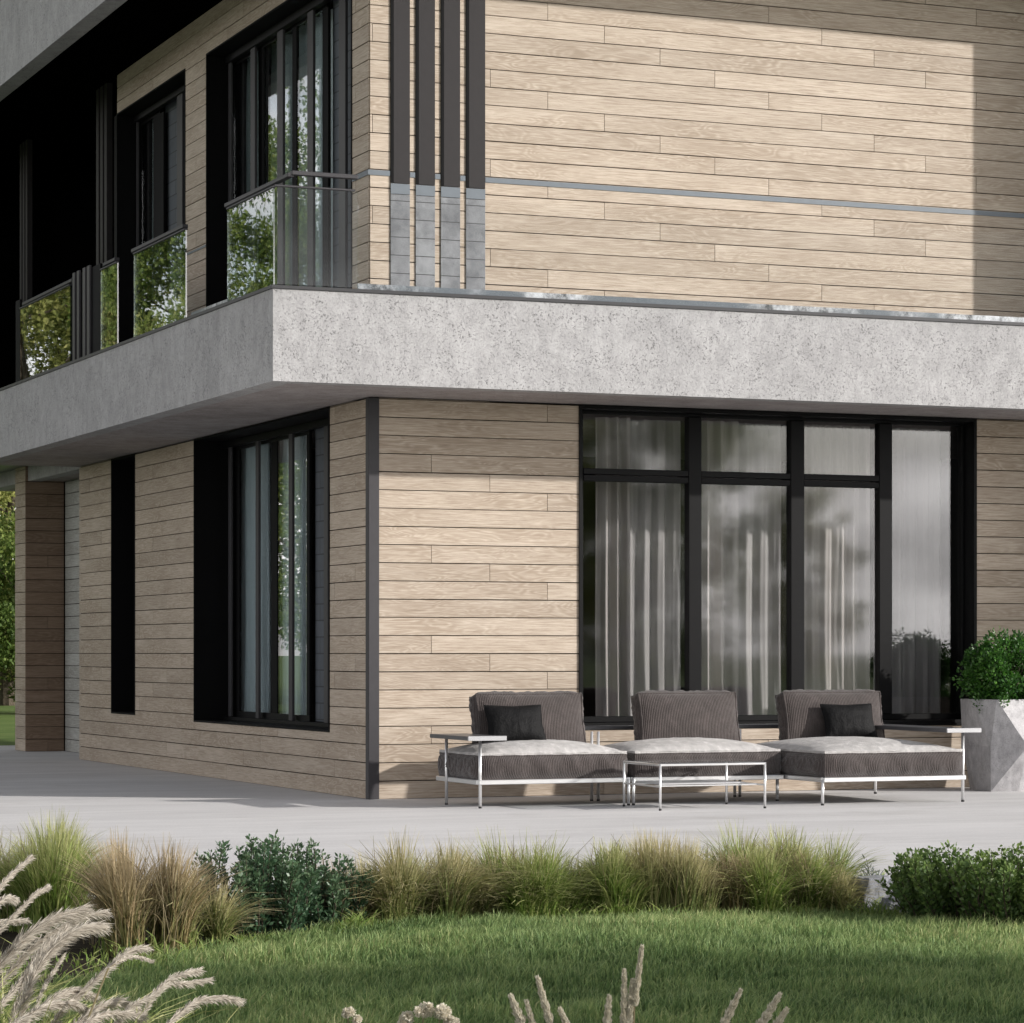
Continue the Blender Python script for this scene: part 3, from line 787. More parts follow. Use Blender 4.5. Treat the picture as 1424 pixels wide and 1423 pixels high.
# ------------------------------------------------------------------ curtains
def curtain(name, axis, h, u0, u1, z0, z1, waves, amp, mat, lab, seed=0, group=None, flare=0.0):
    rs = np.random.default_rng(seed)
    nu, nz = max(60, waves * 18), 26
    U = np.linspace(0, 1, nu); Zs = np.linspace(0, 1, nz)
    ph = np.cumsum(rs.uniform(0.55, 1.5, nu)); ph = ph / ph[-1] * waves * 2 * pi
    ampn = amp * (0.55 + 0.6 * np.interp(U, np.linspace(0, 1, waves + 2), rs.random(waves + 2)))
    dz = rs.uniform(-0.5, 0.5, waves + 2)
    v = []
    for z in Zs:
        a = ampn * (0.75 + 0.35 * (1 - z))
        off = np.interp(U, np.linspace(0, 1, waves + 2), dz) * (1 - z) * 0.5
        w = np.sin(ph + off); w = np.sign(w) * np.abs(w) ** 0.75
        wr = 0.006 * np.sin(ph * 2.3 + 9 * z + 3 * np.sin(5 * z))
        p = u0 + (u1 - u0) * U + flare * (1 - z) * (U - 0.5)
        q = h + a * w + wr
        zz = z0 + (z1 - z0) * z
        for i in range(nu):
            v.append((p[i], q[i], zz) if axis == 'x' else (q[i], p[i], zz))
    v = np.array(v); th = 0.004
    back = v.copy(); back[:, 1 if axis == 'x' else 0] += th
    f = [(j * nu + i, j * nu + i + 1, (j + 1) * nu + i + 1, (j + 1) * nu + i) for j in range(nz - 1) for i in range(nu - 1)]
    N = nu * nz
    f2 = [tuple(reversed([k + N for k in q])) for q in f]
    mb = MB(); mb.add(np.concatenate([v, back]), f + f2)
    o = mb.build(name, mat, smooth=True)
    return tag(o, lab, "curtain", group)
G1 = "curtains behind the big garden window"
curtain("curtain", 'x', 0.50, gx(846) + .05, gx(893) + .05, 0.03, 3.05, 3, 0.050, M['drape'], "taupe drape in the leftmost bay of the garden window, beside the bare strip of glass", 1, G1)
curtain("curtain", 'x', 0.60, gx(880) + .05, gx(968) + .08, 0.03, 3.05, 4, 0.030, M['sheer'], "grey sheer curtain right of the taupe drape in the garden window's leftmost bay", 2, G1)
curtain("curtain", 'x', 0.50, gx(984) + .05, gx(1046) + .05, 0.03, 3.05, 3, 0.045, M['drape'], "taupe drape in the second bay of the garden window", 3, G1)
curtain("curtain", 'x', 0.60, gx(1030) + .05, gx(1110) + .08, 0.03, 3.05, 4, 0.030, M['sheer'], "grey sheer curtain behind the middle sofa back", 4, G1)
curtain("curtain", 'x', 0.52, gx(1115) + .08, gx(1228) + .08, 0.03, 3.05, 6, 0.032, M['drape'], "pale drape filling the third bay of the garden window, above the right sofa back", 5, G1)
curtain("curtain", 'x', 0.56, gx(1238) + .08, gx(1332) + .08, 0.03, 3.05, 5, 0.035, M['sheer'], "full height sheer curtain in the rightmost bay without a transom, next to the potted bush", 6, G1)
G2 = "pale blue curtains in the side windows"
def cy(px, x): return on_x(px, x)
curtain("curtain", 'y', 0.435, cy(374, .45), 4.76, 0.03, 3.05, 8, 0.032, M['sheer_b'], "pale blue sheer on the left of the ground floor side window", 7, G2)
curtain("curtain", 'y', 0.435, cy(432, .45), cy(385, .45), 0.03, 3.05, 7, 0.032, M['sheer_b'], "pale blue sheer on the right of the ground floor side window by the brick pier", 8, G2)
curtain("curtain", 'y', 0.40, cy(366, .4), 4.36, FIN + .01, 6.55, 6, 0.04, M['drape_b'], "grey green drape at the far left of the corner balcony window", 9, G2)
curtain("curtain", 'y', 0.40, cy(405, .4), cy(380, .4), FIN + .01, 6.55, 5, 0.03, M['drape_b'], "dim drape in the middle of the corner balcony window, under the reflected trees", 10, G2)
curtain("curtain", 'y', 0.40, cy(462, .4), cy(411, .4), FIN + .01, 6.55, 6, 0.035, M['sheer_b'], "pale blue sheer at the right of the corner balcony window, by the dark bricks", 11, G2)
curtain("curtain", 'y', 0.38, cy(214, .4), 7.52, FIN + .01, 6.55, 4, 0.03, M['sheer_b'], "narrow pale curtain in the small balcony window near the black end bay", 12, G2)

# ------------------------------------------------------------------ sofa
def cushion(w, d, h, puff, wr=0.009, seed=0, n=26, seam=0.016, crown_only=False, pinch=0.0):
    """soft box centred on x,y with its bottom at z=0: crowned faces, wrinkled sides, raised seam"""
    rs = np.random.default_rng(seed)
    mb = MB()
    def prof(t, p=2.2): return np.clip(1 - np.abs(t) ** p, 0, 1)
    ph = rs.uniform(0, 6.28, 12)
    def wrin(a, b):
        return wr * (np.sin(a * 31 + ph[0] + 2 * np.sin(b * 5 + ph[1])) * 0.5 + np.sin(a * 57 + ph[2] + 3 * b) * 0.3 + np.sin(a * 17 + b * 9 + ph[3]) * 0.5)
    g = np.linspace(-1, 1, n)
    U, V = np.meshgrid(g, g)
    def edge(u, v):                       # plan shape: slight inward bow between corners
        x = u * w / 2 * (1 - pinch * (1 - v ** 2) * 0)
        y = v * d / 2
        bow = pinch
        x = x * (1 - bow * (1 - np.abs(v)) ** 1 * np.abs(u) ** 2)
        y = y * (1 - bow * (1 - np.abs(u)) ** 1 * np.abs(v) ** 2)
        return x, y
    X, Y = edge(U, V)
    top = h + puff * (prof(U) * prof(V)) ** 0.6 + wrin(U * 1.3, V) * 0.5 * prof(U) * prof(V)
    bot = -puff * (0.2 if not crown_only else 0) * (prof(U) * prof(V)) ** 0.7
    f = [(j * n + i, j * n + i + 1, (j + 1) * n + i + 1, (j + 1) * n + i) for j in range(n - 1) for i in range(n - 1)]
    mb.add(np.stack([X, Y, top], -1).reshape(-1, 3), f)
    mb.add(np.stack([X, Y, bot], -1).reshape(-1, 3), [q[::-1] for q in f])
    m = 9; T = np.linspace(0, 1, m)
    for sd in range(4):
        a = g if sd in (0, 1) else -g
        vs = []
        for t in T:
            bulge = 0.045 * h / 0.18 * (4 * t * (1 - t)) ** 0.8 * (prof(a, 14))
            wv = wrin(a * (w if sd % 2 == 0 else d) * 1.4 + sd, t) * 1.6 * (4 * t * (1 - t)) ** 0.4 * prof(a, 14)
            if sd == 0: x, y = edge(a, -1 + 0 * a); nx, ny = 0, -1
            elif sd == 1: x, y = edge(1 + 0 * a, a); nx, ny = 1, 0
            elif sd == 2: x, y = edge(a, 1 + 0 * a); nx, ny = 0, 1
            else: x, y = edge(-1 + 0 * a, a); nx, ny = -1, 0
            o = (bulge + wv)
            vs.append(np.stack([x + nx * o, y + ny * o, 0 * x + h * t], -1))
        mb.add(np.concatenate(vs), [(j * n + i, j * n + i + 1, (j + 1) * n + i + 1, (j + 1) * n + i) for j in range(m - 1) for i in range(n - 1)])
    # seam piping
    for z in (h, 0.0):
        pts = []
        for a in np.linspace(-1, 1, n): pts.append((*edge(a, -1.0), z + random.uniform(-.002, .002)))
        for a in np.linspace(-1, 1, n)[1:]: pts.append((*edge(1.0, a), z + random.uniform(-.002, .002)))
        for a in np.linspace(1, -1, n)[1:]: pts.append((*edge(a, 1.0), z + random.uniform(-.002, .002)))
        for a in np.linspace(1, -1, n)[1:]: pts.append((*edge(-1.0, a), z + random.uniform(-.002, .002)))
        mb.tube(np.array(pts, float), seam * 0.4, 6, caps=False)
    return mb

def leg(mb, x, y, z1, r=0.012, z0=0.012):
    mb.tube([(x, y, z0), (x, y, z1)], r, 10)

sofa = empty("sectional_sofa", (2.3 - 0.175, -0.9 - 0.29, 0)); tag(sofa, "low three part outdoor sofa with brown grey cushions and thin steel frame along the wall", "sofa")
DX, DY = -0.175, -0.29
def S(o):      # parts are built in world coordinates, keep them there under the sofa
    o.location = (o.location[0] - 2.3, o.location[1] + 0.9, o.location[2]); return o
frontA, frontC, back = -1.25, -1.83, -0.40
mods = [(0.47, 1.675, frontA), (1.705, 2.955, frontA), (2.985, 4.20, frontC)]
for i, (x0, x1, yf) in enumerate(mods):
    mb = MB(); r = 0.017
    for a, b in (((x0, yf), (x1, yf)), ((x0, back), (x1, back))):
        mb.bbox((a[0], a[1] - 0.012, 0.172), (b[0], a[1] + 0.012, 0.206), 0.004)
    for xx in (x0, x1):
        mb.bbox((xx - 0.012, yf + 0.013, 0.172), (xx + 0.012, back - 0.013, 0.206), 0.004)
    S(mb.build("frame", M['chrome'], sofa))
    cu = cushion(x1 - x0 - 0.035, back - yf - 0.03, 0.168, 0.012, 0.010, seed=10 + i)
    o = cu.build("seat_cushion", M['sofa'], sofa, smooth=True); o.location = ((x0 + x1) / 2, (yf + back) / 2, 0.210); S(o)
    tp = cushion(x1 - x0 - 0.035, back - yf - 0.03, 0.012, 0.085, 0.004, seed=30 + i, seam=0.01, crown_only=True)
    o = tp.build("seat_topper", M['topper'], sofa, smooth=True, label="light grey padded top of the seat"); o.location = ((x0 + x1) / 2, (yf + back) / 2, 0.386); S(o)
lg = [(0.489, -1.23, 0.50), (0.451, -0.652, 0.50), (1.665, -0.58, 0.53), (1.72, -0.58, 0.53), (1.66, -1.262, 0.20), (1.70, -1.262, 0.20), (2.965, -0.42, 0.53), (3.01, -0.42, 0.53),
      (2.978, -1.11, 0.19), (2.985, -1.815, 0.19), (4.225, -1.75, 0.53), (4.235, -0.40, 0.19)]
for x, y, z in lg:
    mb = MB(); leg(mb, x, y, z); o = S(mb.build("leg", M['chrome'], sofa, smooth=True))
    ft = MB(); leg(ft, x, y, 0.013, 0.0125, 0.0); ft.build("foot_cap", M['rubber'], o)
bw = [(on_y(740, -0.62), 0.86, 0.0), (on_y(956, -0.62), 0.83, 0.0), (on_y(1152, -0.60), 0.86, 0.0)]
for i, (xc, w, _) in enumerate(bw):
    cu = cushion(w, 0.40, 0.13, 0.060, 0.0045, seed=50 + i, pinch=0.03)
    o = cu.build("back_cushion", M['sofa'], sofa, smooth=True)
    o.rotation_euler = (radians(78), 0, 0); o.location = (xc, -0.60, 0.60); S(o)
# slab tables at both ends and the shelf behind
def slab(a, b, name="armrest_shelf"):
    mb = MB(); mb.bbox(a, b, 0.004); o = S(mb.build(name, M['slab'], sofa)); return o
o = slab((0.345, -1.36, 0.497), (0.635, -0.58, 0.527))
mb = MB(); mb.bbox((0.341, -1.372, 0.495), (0.64, -1.358, 0.529), 0.002); S(mb.build("shelf_end", M['slab_l'], sofa))
o = slab((4.02, -1.86, 0.530), (4.31, -0.30, 0.560))
mb = MB(); mb.bbox((4.016, -1.872, 0.528), (4.315, -1.858, 0.562), 0.002); S(mb.build("shelf_end", M['slab_l'], sofa))
o = slab((1.15, -0.40, 0.535), (4.019, -0.18, 0.565), "rear_shelf")

# throw pillows
def pillow(x, y, z, w, h, rz, tilt, lab, seed):
    n = 30; g = np.linspace(-1, 1, n); U, V = np.meshgrid(g, g); rs = np.random.default_rng(seed)
    pr_ = ((1 - np.abs(U) ** 2.4) * (1 - np.abs(V) ** 2.4)) ** 0.55
    X = U * w / 2 * (1 - 0.07 * (1 - np.abs(V)) * np.abs(U)); Y = V * h / 2 * (1 - 0.09 * (1 - np.abs(U)) * np.abs(V))
    rad = np.zeros_like(U)
    for k in range(11):
        c = rs.uniform(-0.8, 0.8); rad += 0.006 * np.exp(-((U - c - 0.25 * (V + 1) * c) / 0.045) ** 2) * np.clip(-V + 0.1, 0, 1) 
    rad += 0.003 * np.sin(U * 5 + V * 4 + seed) * np.cos(V * 6 - U * 3)
    f = [(j * n + i, j * n + i + 1, (j + 1) * n + i + 1, (j + 1) * n + i) for j in range(n - 1) for i in range(n - 1)]
    mb = MB()
    mb.add(np.stack([X, Y, 0.065 * pr_ + rad * pr_ + 0.001], -1).reshape(-1, 3), f)
    mb.add(np.stack([X, Y, -0.065 * pr_ - 0.001], -1).reshape(-1, 3), [q[::-1] for q in f])
    b = np.concatenate([np.stack([X[0], Y[0]], -1), np.stack([X[:, -1], Y[:, -1]], -1)[1:], np.stack([X[-1], Y[-1]], -1)[::-1][1:], np.stack([X[:, 0], Y[:, 0]], -1)[::-1][1:]])
    mb.tube(np.column_stack([b, np.zeros(len(b))]), 0.004, 5, caps=False)
    o = mb.build("throw_pillow", M['velvet'], smooth=True)
    o.rotation_euler = (radians(tilt), 0, rz); o.location = (x + DX, y + DY, z)
    return tag(o, lab, "pillow", "black pillows on the sofa")
pillow(on_y(727, -0.86), -0.84, 0.605, 0.46, 0.29, 0.0, 68, "black velvet pillow leaning on the left sofa back beside the shelf", 1)
pillow(on_y(1186, -0.90), -0.86, 0.600, 0.45, 0.28, 0.0, 68, "black velvet pillow leaning on the right sofa back before the window", 2)

# ------------------------------------------------------------------ coffee table
p = [ground(922, 1125.5), ground(1064, 1122), ground(869, 1121.5), ground(1007, 1117)]
tx0, ty0 = p[0]; tx1 = p[1][0]; ty1 = ty0 + 0.62
tab = empty("coffee_table", ((tx0 + tx1) / 2 + DX * 0.6, (ty0 + ty1) / 2 + DY * 0.6, 0)); tag(tab, "glass topped coffee table with thin steel legs in front of the sofa", "table")
ox, oy = (tx0 + tx1) / 2, (ty0 + ty1) / 2; hx, hy = (tx1 - tx0) / 2, (ty1 - ty0) / 2
for sx in (-1, 1):
    for sy in (-1, 1):
        mb = MB(); leg(mb, sx * hx, sy * hy, 0.335, 0.0095); o = mb.build("leg", M['chrome'], tab, smooth=True)
        ft = MB(); leg(ft, sx * hx, sy * hy, 0.013, 0.010, 0.0); ft.build("foot_cap", M['rubber'], o)
mb = MB()
for sy in (-1, 1): mb.bbox((-hx, sy * hy - 0.008, 0.318), (hx, sy * hy + 0.008, 0.334), 0.003)
for sx in (-1, 1): mb.bbox((sx * hx - 0.008, -hy + 0.0085, 0.318), (sx * hx + 0.008, hy - 0.0085, 0.334), 0.003)
mb.build("top_frame", M['chrome'], tab)
mb = MB()
for sx in (-1, 1): mb.bbox((sx * hx - 0.006, -hy + 0.01, 0.165), (sx * hx + 0.006, hy - 0.01, 0.177), 0.003)
mb.bbox((-hx + 0.007, -hy + 0.10, 0.165), (hx - 0.007, -hy + 0.112, 0.177), 0.003); mb.bbox((-hx + 0.007, hy - 0.112, 0.165), (hx - 0.007, hy - 0.10, 0.177), 0.003)
mb.build("shelf_frame", M['chrome'], tab)
mb = MB(); mb.bbox((-hx + 0.002, -hy + 0.002, 0.336), (hx - 0.002, hy - 0.002, 0.346), 0.002); mb.build("tabletop", M['tglass'], tab)
mb = MB(); mb.bbox((-hx + 0.05, -hy + 0.09, 0.179), (hx - 0.12, hy - 0.09, 0.191), 0.002); mb.build("shelf", M['slab_l'], tab)

# ------------------------------------------------------------------ planter with bush
pc = (5.36, -0.56)
pot = empty("planter", (pc[0], pc[1], 0)); tag(pot, "tall faceted concrete planter beside the garden window", "planter")
mb = MB()
rings = [(0.0, [(-.25, -.17), (-.02, -.22), (.20, -.22), (.25, .02), (.20, .23), (-.2, .23), (-.27, 0.02)]),
         (0.37, [(-.27, -.20), (-.02, -.36), (.34, -.22), (.27, .06), (.25, .27), (-.25, .27), (-.26, 0.0)]),
         (0.75, [(-.255, -.27), (.0, -.25), (.27, -.27), (.29, .0), (.27, .27), (-.27, .27), (-.33, 0.0)])]
v = []; 
for z, rg in rings: v += [(x, y, z) for x, y in rg]
K = 7; f = []
for r in range(2):
    for i in range(K):
        a, b, c_, d_ = r * K + i, r * K + (i + 1) % K, (r + 1) * K + (i + 1) % K, (r + 1) * K + i
        f += [(a, b, c_), (a, c_, d_)] if (i + r) % 2 == 0 else [(a, b, d_), (b, c_, d_)]
inn = [(x * 0.88, y * 0.88, 0.75) for x, y in rings[2][1]] + [(x * 0.86, y * 0.86, 0.68) for x, y in rings[2][1]]
v += inn; o2 = 2 * K
for i in range(K):
    f.append((o2 + i, o2 + (i + 1) % K, 3 * K + (i + 1) % K, 3 * K + i)); f.append((3 * K + i, 3 * K + (i + 1) % K, 4 * K + (i + 1) % K, 4 * K + i))
mb.add(v, f); mb.build("pot", M['pot'], pot)
mb = MB(); mb.add([(x * 0.87, y * 0.87, 0.70) for x, y in rings[2][1]], [tuple(range(K))]); mb.build("soil", M['soil'], pot)

# ------------------------------------------------------------------ foliage helpers
def leaf_quads(C, D, Nn, L, W, fold=0.0):
    """pointed leaves: base C, direction D, width axis Nn (all (N,3)); returns (N,4,3)"""
    L = np.broadcast_to(L, (len(C),))[:, None]; W = np.broadcast_to(W, (len(C),))[:, None]
    mid = C + D * L * 0.45
    return np.stack([C, mid - Nn * W * 0.5, C + D * L, mid + Nn * W * 0.5], 1)
def rand_unit(n, r=rng):
    v = r.normal(size=(n, 3)); return v / np.linalg.norm(v, axis=1, keepdims=True)
def perp(D, r=rng):
    a = rand_unit(len(D), r); p_ = np.cross(D, a); return p_ / (np.linalg.norm(p_, axis=1, keepdims=True) + 1e-9)

def clumpy(n, nc, R, centre, cr, r=rng, shell=0.55, squash=1.0, flatbottom=None):
    """leaf positions in nc clusters spread over an ellipsoid R about centre"""
    d = rand_unit(nc, r); rad = shell + (1 - shell) * r.random(nc) ** 0.6
    cc = np.asarray(centre) + d * np.asarray(R) * rad[:, None]
    k = r.integers(0, nc, n)
    off = rand_unit(n, r) * (r.random(n) ** 0.5)[:, None] * cr * r.uniform(0.6, 1.3, nc)[k][:, None]
    off[:, 2] *= squash
    pos = cc[k] + off
    out = off / (np.linalg.norm(off, axis=1, keepdims=True) + 1e-9)
    return pos, out, k

# potted bush
bush = empty("potted_bush", (pc[0], pc[1], 0.70)); tag(bush, "round glossy green bush growing in the concrete planter", "bush")
mb = MB(); r_ = np.random.default_rng(3)
for k in range(14):
    a = r_.uniform(0, 6.28); e = r_.uniform(0.1, 0.26)
    mb.tube([(0.02 * cos(a), 0.02 * sin(a), -0.02), (e * 0.5 * cos(a), e * 0.5 * sin(a), 0.15), (e * cos(a), e * sin(a), 0.33)], [0.012, 0.007, 0.003], 5)
mb.build("stem", M['bark'], bush)
mb = MB()
def bushleaves(mb, n, nc, R, c, cr, L, W, r):
    pos, out, k = clumpy(n, nc, R, c, cr, r, 0.5)
    D = out + 0.6 * rand_unit(n, r) + np.array([0, 0, 0.45]); D /= np.linalg.norm(D, axis=1, keepdims=True)
    mb.quads(leaf_quads(pos, D, perp(D, r), L * r.uniform(0.6, 1.2, n), W * r.uniform(0.7, 1.2, n)), np.clip(r.beta(1.6, 2.2, n) * 0.7 + 0.3 * r.random(nc)[k], 0, 1), np.zeros(n))
bushleaves(mb, 13000, 120, (0.36, 0.32, 0.29), (-0.01, 0, 0.27), 0.085, 0.034, 0.020, r_)
bushleaves(mb, 1500, 14, (0.35, 0.30, 0.06), (-0.02, 0, 0.05), 0.07, 0.034, 0.020, r_)
mb.build("foliage", M['leaf_box'], bush)

# ------------------------------------------------------------------ grasses and shrubs of the planting bed
def tuft(px, py, halfw, hpx, n, mat, lab, seed, lean=0.0, depth=0.28, wid=0.0035, curl=0.5, group="grass clumps in the planting bed", name="grass_clump"):
    r = np.random.default_rng(seed)
    gx_, gy_ = ground(px, py); Z = FPX * CAM[2] / (py - 908); m = Z / FPX
    root = empty(name, (gx_, gy_, 0)); tag(root, lab, "grass clump", group)
    R = halfw * m; H = hpx * m
    for part, frac in (("blades", 1.0),):
        N = int(n * 1.9)
        ns = max(3, int(halfw / 11)); sc_ = np.stack([r.uniform(-.62, .62, ns), r.uniform(-.6, .6, ns)], 1); sk = r.integers(0, ns, N); sh = r.uniform(0.70, 1.15, ns)
        bx_, by_ = (sc_[sk, 0] + r.normal(0, 0.09, N)) * R, (sc_[sk, 1] + r.normal(0, 0.12, N)) * depth
        az = np.where(r.random(N) < 0.55, np.arctan2(by_ / depth, bx_ / R) + r.normal(0, 0.6, N), r.uniform(0, 6.283, N))
        hh = H * sh[sk] * (0.35 + 0.85 * r.random(N) ** 0.75)
        reach = (0.12 + 0.95 * r.random(N) ** 1.4) * curl * 1.3
        dirs = np.stack([np.cos(az), np.sin(az)], 1)
        dirs[:, 0] += lean
        steps = 5; T = np.linspace(0, 1, steps + 1)
        P_ = []
        for t in T:
            o = reach * hh * (t ** 1.8)
            zz = hh * (t - 0.28 * reach / 0.6 * t ** 3)
            P_.append(np.stack([bx_ + dirs[:, 0] * o, by_ + dirs[:, 1] * o, zz], 1))
        P_ = np.array(P_)                       # steps+1, N, 3
        wdir = np.stack([-dirs[:, 1], dirs[:, 0], np.zeros(N)], 1) + 0.6 * rand_unit(N, r)
        wdir /= np.linalg.norm(wdir, axis=1, keepdims=True)
        ww = wid * r.uniform(0.5, 1.3, N)
        rn = np.clip(r.beta(1.5, 1.8, N), 0, 1)
        mb = MB()
        for s_ in range(steps):
            w0 = (ww * (1 - 0.9 * T[s_] ** 1.5))[:, None]; w1 = (ww * (1 - 0.9 * T[s_ + 1] ** 1.5))[:, None]
            Q = np.stack([P_[s_] - wdir * w0, P_[s_] + wdir * w0, P_[s_ + 1] + wdir * w1, P_[s_ + 1] - wdir * w1], 1)
            tt = np.tile([T[s_], T[s_], T[s_ + 1], T[s_ + 1]], (N, 1))
            mb.quads(Q, np.repeat(rn, 4), tt)
        mb.build(part, mat, root)
    # a few bare seed stalks
    mb = MB()
    for k in range(int(n / 75)):
        a = r.uniform(0, 6.28); h = H * r.uniform(0.75, 1.28); x, y = r.normal(0, .3) * R, r.normal(0, .3) * depth
        e = r.uniform(0.1, 0.55) * h
        pts = [(x + cos(a) * e * t ** 2, y + sin(a) * e * t ** 2, h * (t - .12 * t ** 3)) for t in (0, .35, .7, 1)]
        mb.tube(pts, [0.0016, 0.0013, 0.0016, 0.0006], 4, rnd=r.random())
    mb.build("stalks", M['stalk'], root)
    return root

def shrub(px, py, halfw, hpx, nst, mat, lab, seed, L=0.022, W=0.012, per=150, name="shrub", depth=0.22, group="shrubs in the planting bed", upright=0.8):
    r = np.random.default_rng(seed)
    gx_, gy_ = ground(px, py); Z = FPX * CAM[2] / (py - 908); m = Z / FPX
    root = empty(name, (gx_, gy_, 0)); tag(root, lab, "shrub", group)
    R, H = halfw * m, hpx * m
    st = MB(); lf = MB()
    for k in range(nst):
        a = r.uniform(0, 2 * pi); q = r.random() ** 0.6
        x, y = cos(a) * q * R * 0.75, sin(a) * q * depth * 0.75
        h = H * r.uniform(0.62, 1.05) * (1 - 0.28 * q ** 2)
        lx, ly = cos(a) * q * R * (1.2 - upright) , sin(a) * q * depth * (1.2 - upright)
        T = np.linspace(0, 1, 5)
        pts = np.stack([x + lx * T ** 1.4 + r.normal(0, .008, 5), y + ly * T ** 1.4 + r.normal(0, .008, 5), h * T], 1)
        st.tube(pts, [0.005, 0.004, 0.0035, 0.0025, 0.001], 4)
        t = r.uniform(0.06, 1.0, per)
        bp = np.stack([np.interp(t, T, pts[:, i]) for i in range(3)], 1)
        off = rand_unit(per, r); off[:, 2] *= 0.5
        bp = bp + off * (0.030 * (1.15 - 0.6 * t))[:, None] * r.random(per)[:, None] ** 0.5
        D = off + np.array([0, 0, 0.75]) + 0.3 * rand_unit(per, r); D /= np.linalg.norm(D, axis=1, keepdims=True)
        base = r.random()
        lf.quads(leaf_quads(bp, D, perp(D, r), L * r.uniform(.6, 1.25, per), W * r.uniform(.7, 1.2, per)),
                 np.clip(0.45 * r.beta(1.6, 2.0, per) + 0.30 * base + 0.25 * t, 0, 1), t)
    st.build("stem", M['bark'], root); lf.build("foliage", mat, root)
    return root

tuft(62, 1300, 72, 138, 2600, M['g_green'], "bright yellow green grass clump at the left edge, behind the pampas plumes", 101, depth=0.30, wid=0.0036)
tuft(-30, 1290, 70, 120, 1500, M['g_olive'], "olive grass clump half cut off by the left edge", 102, depth=0.30)
tuft(205, 1330, 78, 146, 2600, M['g_tan'], "rust and brown grass clump between the pampas plumes and the dark shrub", 103, lean=0.05, curl=0.45, wid=0.0032)
tuft(140, 1318, 50, 90, 1100, M['g_green'], "low green grass clump left of the rust brown one", 1031, wid=0.0036)
shrub(352, 1308, 82, 150, 78, M['leaf_dark'], "tall dark blue green shrub with upright leafy shoots, left of centre", 104, upright=0.85)
shrub(455, 1296, 55, 110, 34, M['leaf_dark'], "lower dark shrub between the upright shrub and the yellow green grass", 105)
shrub(415, 1300, 34, 138, 16, M['leaf_dark'], "slim dark upright shoot cluster just right of the tall dark shrub", 1041, upright=1.0, depth=0.12)
tuft(562, 1288, 82, 112, 2300, M['g_olive'], "yellow green fountain grass with straw tips right of the dark shrubs", 106, curl=0.75)
tuft(655, 1284, 66, 92, 1700, M['g_olive'], "low olive grass clump at the left foot of the wide green one", 107, curl=0.8)
tuft(742, 1284, 105, 112, 3000, M['g_green'], "wide arching green grass clump in the middle of the bed", 108, curl=0.75)
tuft(832, 1282, 56, 106, 1700, M['g_green'], "bright fresh green grass clump right of the wide arching one", 109, curl=0.55, wid=0.0045)
tuft(918, 1282, 70, 108, 2000, M['g_olive'], "grey olive upright grass clump below the coffee table", 110, curl=0.45)
tuft(1000, 1279, 66, 104, 1900, M['g_tan'], "tan and olive grass clump right of the upright grey olive one", 111, curl=0.6)
tuft(1080, 1277, 78, 112, 2300, M['g_green'], "green grass clump below the chaise with long arching stalks", 112, curl=0.7, wid=0.0042)
tuft(1140, 1275, 52, 88, 1500, M['g_olive'], "yellow green grass clump left of the grey rock", 113, curl=0.8, wid=0.0042)
tuft(600, 1272, 48, 96, 1000, M['g_green'], "green grass clump behind the yellow green fountain grass", 120, curl=0.6, lean=0.15)
tuft(700, 1268, 50, 84, 1000, M['g_olive'], "thin olive grass behind the left side of the wide arching clump", 121, curl=0.9, lean=-0.2)
tuft(875, 1270, 44, 98, 900, M['g_green'], "upright green grass clump behind the bright fresh green one", 122, curl=0.5)
tuft(960, 1266, 42, 86, 900, M['g_green'], "green grass clump behind the upright grey olive one", 123, curl=0.8, lean=0.2)
tuft(1044, 1268, 50, 92, 1100, M['g_olive'], "straw tipped grass clump leaning right below the chaise", 124, curl=0.8, lean=0.3)
tuft(1120, 1264, 44, 98, 1000, M['g_green'], "green grass clump behind the one with long arching stalks", 125, curl=0.7)
tuft(265, 1318, 40, 112, 900, M['g_olive'], "olive grass clump between the rust brown one and the tall dark shrub", 126, curl=0.7)
tuft(500, 1292, 40, 88, 800, M['g_tan'], "brownish grass clump at the right foot of the lower dark shrub", 127, curl=0.8)
shrub(1203, 1262, 26, 66, 10, M['leaf_blue'], "small blue grey leafed plant beside the grey rock", 114, L=0.03, W=0.006, per=50, depth=0.10)
shrub(1318, 1290, 72, 112, 110, M['leaf_hedge'], "dense dark green round shrub right of the grey rock", 115, L=0.022, W=0.014, per=130, upright=0.6)
shrub(1404, 1300, 66, 122, 90, M['leaf_hedge'], "dense green shrub cut off by the right edge", 116, L=0.022, W=0.014, per=130, upright=0.6)

